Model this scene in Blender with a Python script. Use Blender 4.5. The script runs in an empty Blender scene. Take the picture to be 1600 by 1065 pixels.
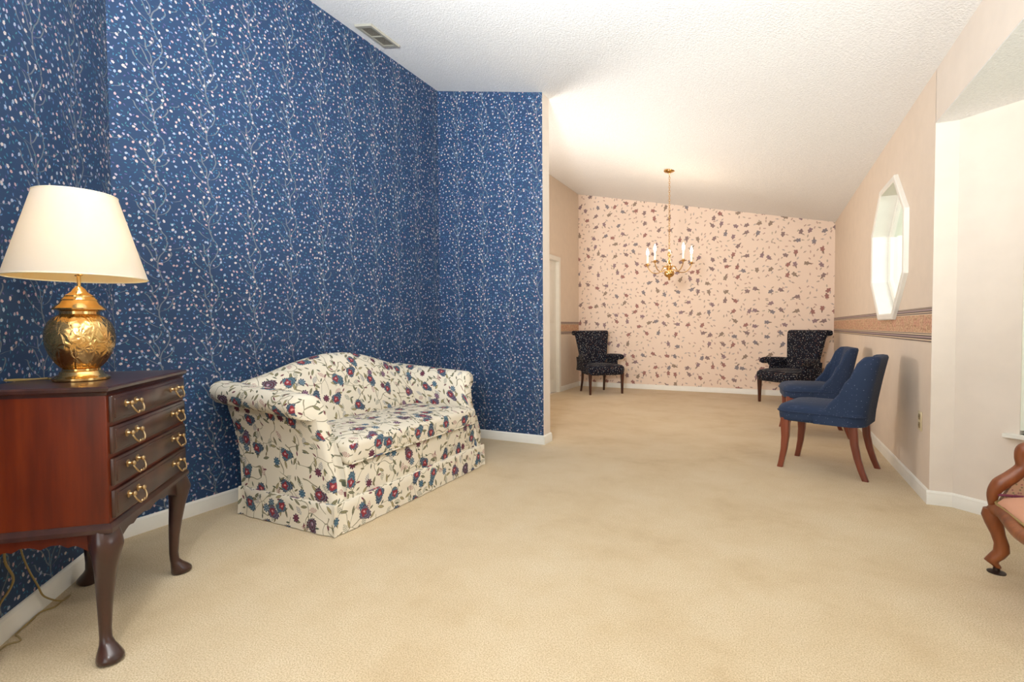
import bpy, bmesh, math, random
from math import sin, cos, pi, radians, atan2, sqrt
from mathutils import Vector, Matrix
from mathutils.geometry import tessellate_polygon

random.seed(7)
scn = bpy.context.scene
COL = scn.collection

# ------------------------------------------------------------------ camera
def make_camera():
    f = 779.44
    R = Vector((0.890545290, 0.454845809, -0.006661514))
    U = Vector((-0.007662550, 0.029641338, 0.999531228))
    F = Vector((-0.454830046, 0.890076784, -0.029882232))
    cam = bpy.data.cameras.new('camera')
    o = bpy.data.objects.new('camera', cam)
    COL.objects.link(o)
    M = Matrix.Identity(4)
    for i in range(3):
        M[i][0] = R[i]; M[i][1] = U[i]; M[i][2] = -F[i]
    M[0][3], M[1][3], M[2][3] = 0, 0, 1.02
    o.matrix_world = M
    cam.sensor_width = 36
    cam.lens = f * 36 / 1600
    cam.shift_y = (534.06 - 532.5) / 1600
    cam.clip_start = 0.02
    scn.camera = o
make_camera()

# ------------------------------------------------------------------ world, light, exposure
w = bpy.data.worlds.new('world'); scn.world = w; w.use_nodes = True
bg = w.node_tree.nodes['Background']
bg.inputs[0].default_value = (0.93, 0.97, 1.0, 1)
bg.inputs[1].default_value = 1.7
scn.view_settings.view_transform = 'Standard'
scn.view_settings.look = 'None'
scn.view_settings.exposure = -0.13
scn.view_settings.gamma = 1.0
scn.view_settings.use_curve_mapping = False
scn.cycles.use_denoising = True
scn.cycles.max_bounces = 7
scn.cycles.diffuse_bounces = 4
scn.cycles.sample_clamp_indirect = 6
scn.cycles.caustics_reflective = False
scn.cycles.caustics_refractive = False

def area(name, loc, target, sx, sy, power, col=(1, 1, 1), spread=180):
    l = bpy.data.lights.new(name, 'AREA'); l.shape = 'RECTANGLE'; l.size = sx; l.size_y = sy
    l.energy = power; l.color = col; l.spread = radians(spread)
    o = bpy.data.objects.new(name, l); COL.objects.link(o)
    o.location = loc
    o.rotation_euler = (Vector(target) - Vector(loc)).to_track_quat('-Z', 'Y').to_euler()
    return o
def point(name, loc, power, col, r):
    l = bpy.data.lights.new(name, 'POINT'); l.energy = power; l.color = col; l.shadow_soft_size = r
    o = bpy.data.objects.new(name, l); COL.objects.link(o); o.location = loc
    return o
area('rear_fill', (-0.6, -2.42, 1.25), (-0.6, 2.0, 1.35), 2.6, 2.0, 36, (0.93, 0.97, 1.0))  # added fill for the ambient light, set at the unseen rear opening
area('bay_daylight', (1.70, 1.7, 0.95), (0.2, 2.6, 2.3), 1.6, 0.8, 13, (0.93, 0.97, 1.0))
area('camera_flash', (-0.45, -0.20, 1.85), (-1.2, 4.0, 1.5), 0.22, 0.22, 24, (0.94, 0.97, 1.0))
area('ceiling_fill', (-0.55, -0.50, 1.60), (-1.0, 2.0, 3.2), 0.45, 0.45, 144, (0.93, 0.97, 1.0), 105)  # added fill aimed up to brighten the ceiling and the room
area('dining_flash', (-2.35, 4.6, 0.95), (-1.0, 5.6, 3.0), 0.40, 0.40, 42, (1.0, 0.95, 0.90))
area('octagon_daylight', (1.9, 3.9, 2.1), (0.80, 5.1, 1.45), 0.8, 0.8, 22, (0.97, 1.0, 0.98))

# ------------------------------------------------------------------ node expression helper
class E:
    def __init__(s, b, sock): s.b = b; s.s = sock
    def _m(s, op, o=None, o2=None): return s.b.m(op, s, o, o2)
    def __add__(s, o): return s._m('ADD', o)
    __radd__ = __add__
    def __sub__(s, o): return s._m('SUBTRACT', o)
    def __rsub__(s, o): return s.b.m('SUBTRACT', o, s)
    def __mul__(s, o): return s._m('MULTIPLY', o)
    __rmul__ = __mul__
    def __truediv__(s, o): return s._m('DIVIDE', o)
    def __lt__(s, o): return s._m('LESS_THAN', o)
    def __gt__(s, o): return s._m('GREATER_THAN', o)
    def abs(s): return s._m('ABSOLUTE')

class Mat:
    def __init__(s, name, rough=0.6, metal=0.0, spec=0.5):
        s.mat = bpy.data.materials.new(name); s.mat.use_nodes = True
        s.nt = s.mat.node_tree
        s.p = s.nt.nodes['Principled BSDF']
        s.p.inputs['Roughness'].default_value = rough
        s.p.inputs['Metallic'].default_value = metal
        s.p.inputs['Specular IOR Level'].default_value = spec
    def n(s, t): return s.nt.nodes.new(t)
    def lk(s, a, inp):
        if isinstance(a, E): s.nt.links.new(a.s, inp)
        elif isinstance(a, (tuple, list)):
            v = list(a)
            if len(v) == 3 and len(inp.default_value) == 4: v.append(1)
            inp.default_value = v
        elif hasattr(a, 'is_output'): s.nt.links.new(a, inp)
        else: inp.default_value = a
    def m(s, op, a, b=None, c=None):
        x = s.n('ShaderNodeMath'); x.operation = op
        for i, v in enumerate((a, b, c)):
            if v is not None: s.lk(v, x.inputs[i])
        return E(s, x.outputs[0])
    def mx(s, f, a, b):
        x = s.n('ShaderNodeMix'); x.data_type = 'RGBA'
        s.lk(f, x.inputs[0]); s.lk(a, x.inputs[6]); s.lk(b, x.inputs[7])
        return E(s, x.outputs[2])
    def uv(s):
        x = s.n('ShaderNodeUVMap'); return E(s, x.outputs[0])
    def obj(s):
        x = s.n('ShaderNodeTexCoord'); return E(s, x.outputs['Object'])
    def sep(s, v):
        x = s.n('ShaderNodeSeparateXYZ'); s.lk(v, x.inputs[0])
        return [E(s, x.outputs[i]) for i in range(3)]
    def comb(s, a, b, c=0.0):
        x = s.n('ShaderNodeCombineXYZ')
        for i, v in enumerate((a, b, c)): s.lk(v, x.inputs[i])
        return E(s, x.outputs[0])
    def vm(s, op, a, b):
        x = s.n('ShaderNodeVectorMath'); x.operation = op
        s.lk(a, x.inputs[0])
        if op == 'SCALE': s.lk(b, x.inputs['Scale'])
        else: s.lk(b, x.inputs[1])
        return E(s, x.outputs[0])
    def noise(s, v, scale, detail=2.0, rough=0.5, dim='3D'):
        x = s.n('ShaderNodeTexNoise'); x.noise_dimensions = dim
        if v is not None: s.lk(v, x.inputs['Vector'])
        x.inputs['Scale'].default_value = scale; x.inputs['Detail'].default_value = detail
        x.inputs['Roughness'].default_value = rough
        return E(s, x.outputs[0]), E(s, x.outputs[1])
    def ramp(s, f, stops, interp='LINEAR'):
        x = s.n('ShaderNodeValToRGB'); x.color_ramp.interpolation = interp
        el = x.color_ramp.elements
        while len(el) < len(stops): el.new(0.5)
        for e, (p, c) in zip(el, stops):
            e.position = p; e.color = (*c, 1)
        s.lk(f, x.inputs[0]); return E(s, x.outputs[0])
    def cells(s, v, scale, rnd=1.0):
        """2D cells: offset from the cell's point (in cell units) and three random numbers"""
        vs = s.vm('SCALE', v, scale)
        x = s.n('ShaderNodeTexVoronoi'); x.voronoi_dimensions = '2D'
        s.lk(vs, x.inputs['Vector']); x.inputs['Scale'].default_value = 1.0
        x.inputs['Randomness'].default_value = rnd
        off = s.vm('SUBTRACT', vs, x.outputs['Position'])
        ox, oy, _ = s.sep(off)
        c = s.n('ShaderNodeSeparateColor'); s.nt.links.new(x.outputs['Color'], c.inputs[0])
        return ox, oy, E(s, c.outputs[0]), E(s, c.outputs[1]), E(s, c.outputs[2]), E(s, x.outputs['Distance'])
    def edge(s, v, scale):
        x = s.n('ShaderNodeTexVoronoi'); x.voronoi_dimensions = '2D'; x.feature = 'DISTANCE_TO_EDGE'
        s.lk(v, x.inputs['Vector']); x.inputs['Scale'].default_value = scale
        return E(s, x.outputs['Distance'])
    def rot(s, x, y, ang):
        c = s.m('COSINE', ang); n = s.m('SINE', ang)
        return c * x - n * y, n * x + c * y
    def bump(s, h, strength=0.4, dist=0.01):
        x = s.n('ShaderNodeBump'); x.inputs['Strength'].default_value = strength
        x.inputs['Distance'].default_value = dist
        s.lk(h, x.inputs['Height']); s.nt.links.new(x.outputs[0], s.p.inputs['Normal'])
    def color(s, c): s.lk(c, s.p.inputs['Base Color'])

def srgb(r, g, b):
    f = lambda c: ((c / 255 + 0.055) / 1.055) ** 2.4 if c > 10 else c / 255 / 12.92
    return (f(r), f(g), f(b))

def plain(name, c, rough=0.6, metal=0.0, spec=0.5, bump=None):
    m = Mat(name, rough, metal, spec)
    n, _ = m.noise(m.obj(), 9.0, 3)
    m.color(m.mx(n, tuple(x * 0.94 for x in c), tuple(min(1, x * 1.05) for x in c)))
    if bump:
        h, _ = m.noise(m.obj(), bump[0], 2); m.bump(h, bump[1], bump[2])
    return m.mat

# ------------------------------------------------------------------ materials
def curve3(m, v, tracks):
    """three branch lines as functions of the tile height, one vector curve node"""
    x = m.n('ShaderNodeVectorCurve')
    x.mapping.use_clip = True
    for ci, pts in enumerate(tracks):
        cv = x.mapping.curves[ci]
        full = [(-1.0, -1.0), (max(-1, pts[0][0] - 0.012), -1.0)] + list(pts) + [(min(1, pts[-1][0] + 0.012), -1.0), (1.0, -1.0)]
        while len(cv.points) < len(full): cv.points.new(0, 0)
        for p, (a, b) in zip(cv.points, full):
            p.location = (a, b)
            p.handle_type = 'AUTO' if p.location[1] > -0.99 else 'VECTOR'
    x.mapping.update()
    m.lk(m.comb(v, v, v), x.inputs[1])
    return m.sep(E(m, x.outputs[0]))

def mat_blue():
    m = Mat('blue_vine_wallpaper', 0.62, 0, 0.3)
    uv = m.uv(); u, v, _ = m.sep(uv)
    base_n, _ = m.noise(uv, 3.0, 2)
    col = m.mx(base_n, srgb(36, 57, 88), srgb(44, 67, 100))
    # vine: repeats every 0.27 x 0.2475 m
    def tile(du, dv):
        tu = m.m('FRACT', (u + du) / 0.27); tv = m.m('FRACT', (v + dv) / 0.2475)
        return tu, tv
    tu, tv = tile(0, 0)
    A = curve3(m, tv, [
        [(0.0, .60), (.2, .51), (.45, .44), (.62, .47), (.8, .58), (1.0, .60)],
        [(.30, .48), (.42, .36), (.50, .24), (.60, .14), (.70, .09)],
        [(.46, .44), (.60, .36), (.72, .31), (.86, .20)]])
    B = curve3(m, tv, [
        [(.50, .45), (.54, .57), (.62, .65), (.76, .68)],
        [(.12, .54), (.17, .41), (.24, .29), (.31, .23)],
        [(.80, .58), (.83, .70), (.85, .80), (.93, .90)]])
    d = None
    for t in A + B:
        k = (tu - t).abs()
        d = k if d is None else m.m('MINIMUM', d, k)
    # second plant, offset half a tile
    tu2, tv2 = tile(0.135, 0.12)
    Cc = curve3(m, tv2, [
        [(.02, .88), (.2, .92), (.34, .84), (.52, .80)],
        [(.30, .86), (.36, .74), (.39, .60), (.47, .50)],
        [(.36, .83), (.44, .92), (.58, .96)]])
    for t in Cc:
        d = m.m('MINIMUM', d, (tu2 - t).abs())
    nn, _ = m.noise(uv, 60, 1)
    col = m.mx((d < 0.0125) * 0.42, col, srgb(150, 152, 150))
    # small teal leaves
    x, y, r, g, b, dist = m.cells(uv, 46, 0.9)
    xx, yy = m.rot(x, y, r * 6.28)
    leaf = (m.m('SQRT', (xx * xx) * 0.35 + (yy * yy) * 2.2) < 0.17) * (g > 0.35)
    col = m.mx(leaf * 0.8, col, m.ramp(b, [(0, srgb(60, 120, 150)), (0.4, srgb(70, 130, 140)), (0.6, srgb(96, 132, 180)), (0.85, srgb(96, 90, 140))], 'CONSTANT'))
    # blossoms
    x, y, r, g, b, dist = m.cells(uv, 29, 0.92)
    xx, yy = m.rot(x, y, r * 6.28)
    ang = m.m('ARCTAN2', yy, xx)
    rad = m.m('SQRT', (xx * xx) * 0.75 + (yy * yy) * 1.35)
    petal = rad < (m.m('COSINE', ang * 5.0) * 0.022 + 0.145 + g * 0.06)
    on = petal * (b > 0.26)
    bc = m.ramp(g, [(0, srgb(170, 164, 184)), (0.3, srgb(186, 158, 162)), (0.55, srgb(150, 168, 192)), (0.75, srgb(192, 182, 182))], 'CONSTANT')
    col = m.mx(on, col, bc)
    col = m.mx((rad < 0.045) * on, col, m.ramp(r, [(0, srgb(190, 120, 120)), (0.5, srgb(150, 130, 160)), (0.8, srgb(200, 170, 110))], 'CONSTANT'))
    m.color(col)
    return m.mat

def mat_cream_paper():
    m = Mat('cream_leaf_wallpaper', 0.7, 0, 0.25)
    uv = m.uv()
    n, _ = m.noise(uv, 2.0, 1)
    col = m.mx(n, srgb(236, 212, 192), srgb(240, 218, 200))
    # tiny sprigs
    x, y, r, g, b, dist = m.cells(uv, 12.5, 0.95)
    xx, yy = m.rot(x, y, r * 6.28)
    s = (yy.abs() < 0.12 - (xx * xx) * 1.5) * (m.m('SINE', xx * 30.0 + b * 9.0) > -0.55) * (g > 0.22)
    col = m.mx(s * 0.85, col, m.ramp(b, [(0, srgb(128, 104, 92)), (0.3, srgb(160, 116, 106)), (0.6, srgb(150, 136, 114)), (0.8, srgb(136, 126, 130))], 'CONSTANT'))
    # larger motifs
    x, y, r, g, b, dist = m.cells(uv, 6.1, 0.7)
    xx, yy = m.rot(x, y, r * 6.28)
    ang = m.m('ARCTAN2', yy, xx); rad = m.m('SQRT', xx * xx + yy * yy)
    fl = rad < (m.m('COSINE', ang * 5.0) * 0.035 + m.m('COSINE', ang * 2.0) * 0.035 + 0.18)
    fl = fl * (g > 0.22)
    vein = m.m('SINE', ang * 11.0 + rad * 60.0)
    fc = m.ramp(b, [(0, srgb(112, 88, 96)), (0.22, srgb(140, 74, 74)), (0.42, srgb(98, 100, 116)), (0.62, srgb(126, 108, 92)), (0.82, srgb(120, 92, 110))], 'CONSTANT')
    fc = m.mx((vein > 0.35) * 0.5, fc, srgb(196, 170, 152))
    col = m.mx(fl * 0.92, col, fc)
    lf = (yy.abs() < 0.05 - ((xx - 0.27) * (xx - 0.27)) * 3.0) * (g > 0.5)
    col = m.mx(lf * 0.85, col, srgb(116, 98, 84))
    m.color(col)
    return m.mat

def mat_border():
    m = Mat('wallpaper_border', 0.6, 0, 0.3)
    uv = m.uv(); u, v, _ = m.sep(uv)
    t = (v - 0.918) / 0.2     # 0..1 over the height of the strip
    n1, _ = m.noise(m.comb(u * 1.0, v * 1.0), 48, 2, 0.6)
    n2, _ = m.noise(uv, 16, 1)
    band = m.ramp(n1, [(0.3, srgb(150, 104, 84)), (0.45, srgb(190, 150, 116)), (0.52, srgb(222, 192, 156)), (0.62, srgb(196, 140, 116)), (0.75, srgb(140, 112, 88))])
    band = m.mx((n2 > 0.55) * 0.35, band, srgb(206, 140, 126))
    D = srgb(96, 82, 82); L = srgb(188, 164, 164); C = srgb(220, 198, 170)
    stripes = m.ramp(t, [(0, D), (0.03, C), (0.07, D), (0.115, L), (0.15, D), (0.19, C), (0.225, D), (0.25, C),
                         (0.79, C), (0.81, D), (0.84, C), (0.87, D), (0.91, L), (0.945, D), (0.965, C), (0.98, D)], 'CONSTANT')
    inb = (t > 0.265) * (t < 0.785)
    m.color(m.mx(inb, stripes, band))
    return m.mat

def mat_carpet():
    m = Mat('beige_carpet', 0.95, 0, 0.05)
    o = m.obj()
    big, _ = m.noise(o, 1.9, 5, 0.68)
    mid, _ = m.noise(o, 5.0, 3, 0.6)
    fine, _ = m.noise(o, 210, 2, 0.7)
    col = m.ramp(big, [(0.3, srgb(192, 166, 128)), (0.44, srgb(210, 187, 150)), (0.54, srgb(217, 196, 161)), (0.7, srgb(224, 206, 174))])
    col = m.mx(mid * 0.4, col, srgb(224, 206, 177))
    col = m.mx(m.m('SMOOTH_MIN', m.m('MAXIMUM', (fine - 0.40) * 3.2, 0.0), 0.8, 0.1), col, srgb(172, 148, 112))
    m.color(col)
    m.bump(fine, 0.3, 0.004)
    m.p.inputs['Sheen Weight'].default_value = 0.15
    return m.mat

def mat_popcorn():
    m = Mat('popcorn_ceiling', 0.9, 0, 0.1)
    o = m.obj()
    f, _ = m.noise(o, 80, 3, 0.7)
    col = m.mx(f, srgb(222, 221, 219), srgb(255, 254, 252))
    m.color(col); m.bump(f, 0.6, 0.010)
    return m.mat

def mat_chintz():
    m = Mat('floral_chintz', 0.75, 0, 0.2)
    uv = m.uv()
    _, nc = m.noise(uv, 6.0, 1)
    warp = m.vm('ADD', uv, m.vm('SCALE', m.vm('SUBTRACT', nc, (0.5, 0.5, 0.5)), 0.24))
    n, _ = m.noise(uv, 2.5, 2)
    col = m.mx(n, srgb(222, 211, 190), srgb(231, 222, 203))
    # stems
    e = m.edge(warp, 7.5)
    n2, _ = m.noise(uv, 6.0, 0)
    stem = (e < 0.018) * (n2 > 0.42)
    col = m.mx(stem * 0.85, col, srgb(118, 112, 84))
    # small fern fronds: a comb of strokes inside a leaf outline
    x, y, r, g, b, dist = m.cells(uv, 12.0, 0.9)
    xx, yy = m.rot(x, y, r * 6.28)
    fr = (yy.abs() < 0.17 - (xx * xx) * 1.6) * (m.m('SINE', (xx + yy.abs() * 0.8) * 52.0) > 0.15) * (xx.abs() < 0.3)
    fr = m.m('MAXIMUM', fr * (yy.abs() > 0.03), (yy.abs() < 0.012) * (xx.abs() < 0.34)) * (g > 0.42)
    col = m.mx(fr * 0.9, col, m.ramp(b, [(0, srgb(96, 104, 84)), (0.45, srgb(148, 76, 80)), (0.75, srgb(86, 98, 116))], 'CONSTANT'))
    # olive leaves
    x, y, r, g, b, dist = m.cells(uv, 13.5, 0.85)
    xx, yy = m.rot(x, y, r * 6.28)
    sh = 0.105 - (xx * xx) * 0.95
    leaf = (yy.abs() < sh) * (g > 0.12)
    lc = m.mx((m.m('SINE', (xx + yy.abs()) * 62.0) > 0.45) * 0.8, m.ramp(b, [(0, srgb(146, 134, 96)), (0.35, srgb(96, 98, 74)), (0.7, srgb(78, 86, 72))], 'CONSTANT'), srgb(190, 174, 134))
    lc = m.mx(yy.abs() > sh - 0.024, lc, srgb(74, 74, 58))
    col = m.mx(leaf, col, lc)
    x, y, r, g, b, dist = m.cells(m.vm('ADD', uv, (3.3, 1.7, 0.0)), 19.0, 0.9)
    xx, yy = m.rot(x, y, r * 6.28)
    lf2 = (yy.abs() < 0.09 - (xx * xx) * 1.1) * (g > 0.45)
    col = m.mx(lf2, col, m.ramp(b, [(0, srgb(92, 96, 78)), (0.5, srgb(118, 110, 82)), (0.8, srgb(110, 62, 68))], 'CONSTANT'))
    # butterfly and cluster blossoms
    x, y, r, g, b, dist = m.cells(uv, 7.6, 0.8)
    xx, yy = m.rot(x, y, r * 6.28)
    ang = m.m('ARCTAN2', yy, xx); rad = m.m('SQRT', xx * xx + yy * yy)
    R4 = 0.11 + m.m('COSINE', ang * 4.0).abs() * 0.075
    sm = (rad < R4) * (g > 0.45)
    sc_ = m.mx((rad < R4 - 0.03) * (m.m('SINE', rad * 80.0) > -0.3), m.ramp(b, [(0, srgb(74, 48, 66)), (0.5, srgb(48, 70, 92))], 'CONSTANT'),
               m.ramp(b, [(0, srgb(150, 120, 140)), (0.25, srgb(120, 60, 74)), (0.5, srgb(92, 126, 144)), (0.8, srgb(130, 150, 160))], 'CONSTANT'))
    col = m.mx(sm, col, sc_)
    # large blossoms: serrated blue-green fringe round a crimson heart
    x, y, r, g, b, dist = m.cells(uv, 6.0, 0.75)
    xx, yy = m.rot(x, y, r * 2.4 - 1.2)
    ang = m.m('ARCTAN2', yy, xx); rad = m.m('SQRT', (xx * xx) * 1.45 + (yy * yy) * 0.8)
    saw = m.m('FRACT', ang * 2.55)
    R = 0.205 + saw * 0.05 + m.m('COSINE', ang * 3.0 + 1.57) * 0.035
    big = (rad < R) * (b > 0.22)
    outer = m.ramp(g, [(0, srgb(60, 74, 94)), (0.4, srgb(66, 92, 108)), (0.65, srgb(88, 68, 92)), (0.86, srgb(84, 46, 60))], 'CONSTANT')
    bc = m.mx((m.m('SINE', rad * 70.0 + saw * 2.0) > 0.5) * 0.5, outer, srgb(126, 146, 154))
    r2 = m.m('SQRT', xx * xx + (yy + 0.05) * (yy + 0.05))
    red = (r2 < 0.115 + m.m('COSINE', ang * 4.0) * 0.028) * (g < 0.88)
    bc = m.mx(red, bc, srgb(136, 54, 62))
    bc = m.mx((r2 < 0.05) * (xx > -0.01), bc, m.ramp(g, [(0, srgb(214, 140, 132)), (0.5, srgb(200, 150, 150)), (0.8, srgb(180, 150, 170))], 'CONSTANT'))
    bc = m.mx(((rad > R - 0.018)), bc, srgb(52, 56, 68))
    col = m.mx(big, col, bc)
    m.color(col)
    f, _ = m.noise(uv, 30, 3); m.bump(f, 0.15, 0.01)
    return m.mat

def mat_specks(name, base, base2, scale, size, prob, cols, rough=0.85):
    m = Mat(name, rough, 0, 0.15)
    uv = m.uv()
    n, _ = m.noise(uv, 6, 2)
    col = m.mx(n, base, base2)
    x, y, r, g, b, dist = m.cells(uv, scale, 0.9)
    col = m.mx((dist < size) * (g < prob), col, m.ramp(b, cols, 'CONSTANT'))
    wv, _ = m.noise(uv, 300, 1)
    m.color(col); m.bump(wv, 0.25, 0.003)
    m.p.inputs['Sheen Weight'].default_value = 0.05
    return m.mat

def mat_wood(name, dark, mid, light, rough=0.25, stretch=(7, 7, 0.8), coat=0.3):
    m = Mat(name, rough, 0, 0.5)
    o = m.obj()
    sv = m.vm('MULTIPLY', o, stretch)
    n, _ = m.noise(sv, 1.6, 4, 0.6)
    f, _ = m.noise(m.vm('MULTIPLY', o, (90, 90, 4)), 1.0, 2)
    col = m.ramp(n, [(0.3, dark), (0.5, mid), (0.7, light)])
    col = m.mx(f * 0.35, col, dark)
    m.color(col)
    m.p.inputs['Coat Weight'].default_value = coat
    if coat < 0.05: m.p.inputs['Specular IOR Level'].default_value = 0.28
    m.p.inputs['Coat Roughness'].default_value = 0.12
    return m.mat

def mat_brass(name='polished_brass', rough=0.16, emboss=False, ca=(0.66, 0.38, 0.13), cb=(0.80, 0.54, 0.22)):
    m = Mat(name, rough, 1.0, 0.5)
    o = m.obj()
    n, _ = m.noise(o, 14, 2)
    m.color(m.mx(n, ca, cb))
    if emboss:
        uv = m.uv()
        _, nc = m.noise(uv, 3, 1)
        wv = m.vm('ADD', uv, m.vm('SCALE', nc, 0.2))
        x, y, r, g, b, dist = m.cells(wv, 4.6, 0.9)
        ang = m.m('ARCTAN2', y, x)
        pet = m.m('SMOOTH_MIN', m.m('COSINE', ang * 6.0 + dist * 6.0) * 0.5 + 0.5 - dist * 1.4, 0.6, 0.3)
        e = m.edge(wv, 9)
        m.bump(pet * 0.8 + m.m('MINIMUM', e, 0.06) * 3.0, 0.30, 0.005)
        m.p.inputs['Roughness'].default_value = 0.2
    return m.mat

def mat_shade(name='white_shade_fabric', dc=(0.96, 0.95, 0.92, 1), tc=(0.98, 0.95, 0.88, 1)):
    m = Mat(name, 0.8, 0, 0.1)
    nt = m.nt
    d = m.n('ShaderNodeBsdfDiffuse'); d.inputs[0].default_value = dc
    t = m.n('ShaderNodeBsdfTranslucent'); t.inputs[0].default_value = tc
    n, _ = m.noise(m.vm('MULTIPLY', m.obj(), (60, 60, 3)), 1, 2)
    mix = m.n('ShaderNodeMixShader')
    m.lk(n * 0.1 + 0.50, mix.inputs[0])
    nt.links.new(d.outputs[0], mix.inputs[1]); nt.links.new(t.outputs[0], mix.inputs[2])
    nt.links.new(mix.outputs[0], nt.nodes['Material Output'].inputs[0])
    return m.mat

def mat_emit(name, c, s):
    m = Mat(name)
    m.lk(c, m.p.inputs['Emission Color']); m.p.inputs['Emission Strength'].default_value = s
    n, _ = m.noise(m.obj(), 5, 1); m.color(m.mx(n, c, (1, 1, 1)))
    return m.mat

def mat_glass():
    m = Mat('window_glass')
    nt = m.nt
    t = m.n('ShaderNodeBsdfTransparent'); g = m.n('ShaderNodeBsdfGlossy'); g.inputs[1].default_value = 0.02
    fr = m.n('ShaderNodeFresnel'); fr.inputs[0].default_value = 1.45
    n, _ = m.noise(m.obj(), 3, 1)
    m.lk(m.mx(n, (0.95, 0.98, 0.96), (0.97, 0.99, 0.98)), t.inputs[0])
    mix = m.n('ShaderNodeMixShader')
    m.lk(m.m('MINIMUM', E(m, fr.outputs[0]), 0.12), mix.inputs[0]); nt.links.new(t.outputs[0], mix.inputs[1]); nt.links.new(g.outputs[0], mix.inputs[2])
    nt.links.new(mix.outputs[0], nt.nodes['Material Output'].inputs[0])
    return m.mat

M = dict(
    blue=mat_blue(), cream_paper=mat_cream_paper(), border=mat_border(), carpet=mat_carpet(), popcorn=mat_popcorn(),
    chintz=mat_chintz(),
    cream=plain('cream_wall_paint', srgb(229, 216, 202), 0.75, 0, 0.2, (120, 0.08, 0.003)),
    peach=plain('peach_wall_paint', srgb(229, 212, 194), 0.75, 0, 0.2, (120, 0.08, 0.003)),
    white=plain('white_trim_paint', srgb(238, 234, 224), 0.4, 0, 0.4),
    black_fab=mat_specks('speckled_black_fabric', srgb(20, 21, 30), srgb(30, 30, 42), 42, 0.165, 0.62,
                         [(0, srgb(206, 202, 190)), (0.35, srgb(140, 128, 124)), (0.6, srgb(124, 142, 158)), (0.8, srgb(160, 122, 104))]),
    navy_fab=mat_specks('dotted_navy_fabric', srgb(42, 54, 78), srgb(50, 63, 88), 30, 0.07, 0.7,
                        [(0, srgb(120, 130, 150)), (0.5, srgb(104, 108, 132))]),
    mahogany=mat_wood('mahogany_veneer', srgb(64, 20, 6), srgb(98, 34, 8), srgb(122, 48, 12), 0.34, (7, 7, 0.8), 0.04),
    dark_mahogany=mat_wood('dark_mahogany', srgb(38, 18, 14), srgb(58, 30, 22), srgb(76, 42, 30), 0.3),
    cherry=mat_wood('cherry_wood', srgb(96, 42, 26), srgb(128, 60, 38), srgb(150, 76, 50), 0.35),
    dark_leg=mat_wood('dark_walnut', srgb(34, 16, 12), srgb(62, 28, 18), srgb(96, 44, 24), 0.3),
    walnut=mat_wood('carved_walnut', srgb(92, 44, 18), srgb(134, 72, 34), srgb(166, 98, 52), 0.4, (7, 7, 0.8), 0.08),
    brass=mat_brass(), old_brass=mat_brass('antique_brass', 0.3, False, (0.42, 0.28, 0.14), (0.55, 0.40, 0.22)), urn=mat_brass('embossed_brass', 0.2, True),
    shade=mat_shade(), shade_glow=mat_shade('shade_inside_bulb_glow', (0.88, 0.58, 0.16, 1), (0.98, 0.92, 0.80, 1)), glass=mat_glass(),  # inside of the lamp shade: warm bulb glow put into its colour
    flame=mat_emit('lit_bulb_glass', (1.0, 0.86, 0.62), 14.0),
    candle=plain('ivory_candle_sleeve', srgb(246, 236, 210), 0.5),
    metal=plain('grey_vent_metal', srgb(176, 172, 158), 0.45, 0.2),
    dark=plain('dark_duct', srgb(48, 42, 36), 0.9),
    almond=plain('almond_plastic', srgb(222, 206, 170), 0.4),
    brown_plastic=plain('tan_plastic', srgb(150, 130, 96), 0.4),
    cord=plain('gold_cord_plastic', srgb(150, 126, 74), 0.3, 0.0, 0.6),
    pink=plain('pink_velvet', srgb(208, 154, 126), 0.8, 0, 0.2, (30, 0.2, 0.01)),
    tan_fab=mat_specks('tan_patterned_fabric', srgb(170, 132, 104), srgb(186, 150, 120), 90, 0.3, 0.6,
                       [(0, srgb(146, 96, 92)), (0.5, srgb(120, 110, 84))]),
    purple=plain('purple_piping', srgb(120, 50, 70), 0.7),
    iron=plain('dark_iron', srgb(50, 36, 30), 0.4, 0.6),
    blind=plain('vertical_blind_vinyl', srgb(232, 232, 214), 0.5),
    leaf=plain('green_leaves', srgb(96, 140, 92), 0.6),
    grass=plain('lawn', srgb(130, 160, 96), 0.9),
)
for k in ('leaf',):
    M[k].use_backface_culling = False

# ------------------------------------------------------------------ mesh helpers
def new_bm():
    bm = bmesh.new(); bm.loops.layers.uv.new('UVMap'); bm.faces.layers.int.new('mapped'); return bm

def box(bm, x0, x1, y0, y1, z0, z1, r=0, seg=2, mat=0):
    vs = [bm.verts.new((x, y, z)) for x in (x0, x1) for y in (y0, y1) for z in (z0, z1)]
    q = [(0, 1, 3, 2), (4, 6, 7, 5), (0, 4, 5, 1), (2, 3, 7, 6), (0, 2, 6, 4), (1, 5, 7, 3)]
    fs = [bm.faces.new([vs[i] for i in f]) for f in q]
    for f in fs: f.material_index = mat
    if r:
        es = list({e for f in fs for e in f.edges})
        bmesh.ops.bevel(bm, geom=es, offset=r, segments=seg, affect='EDGES', profile=0.5)
    return fs

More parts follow.
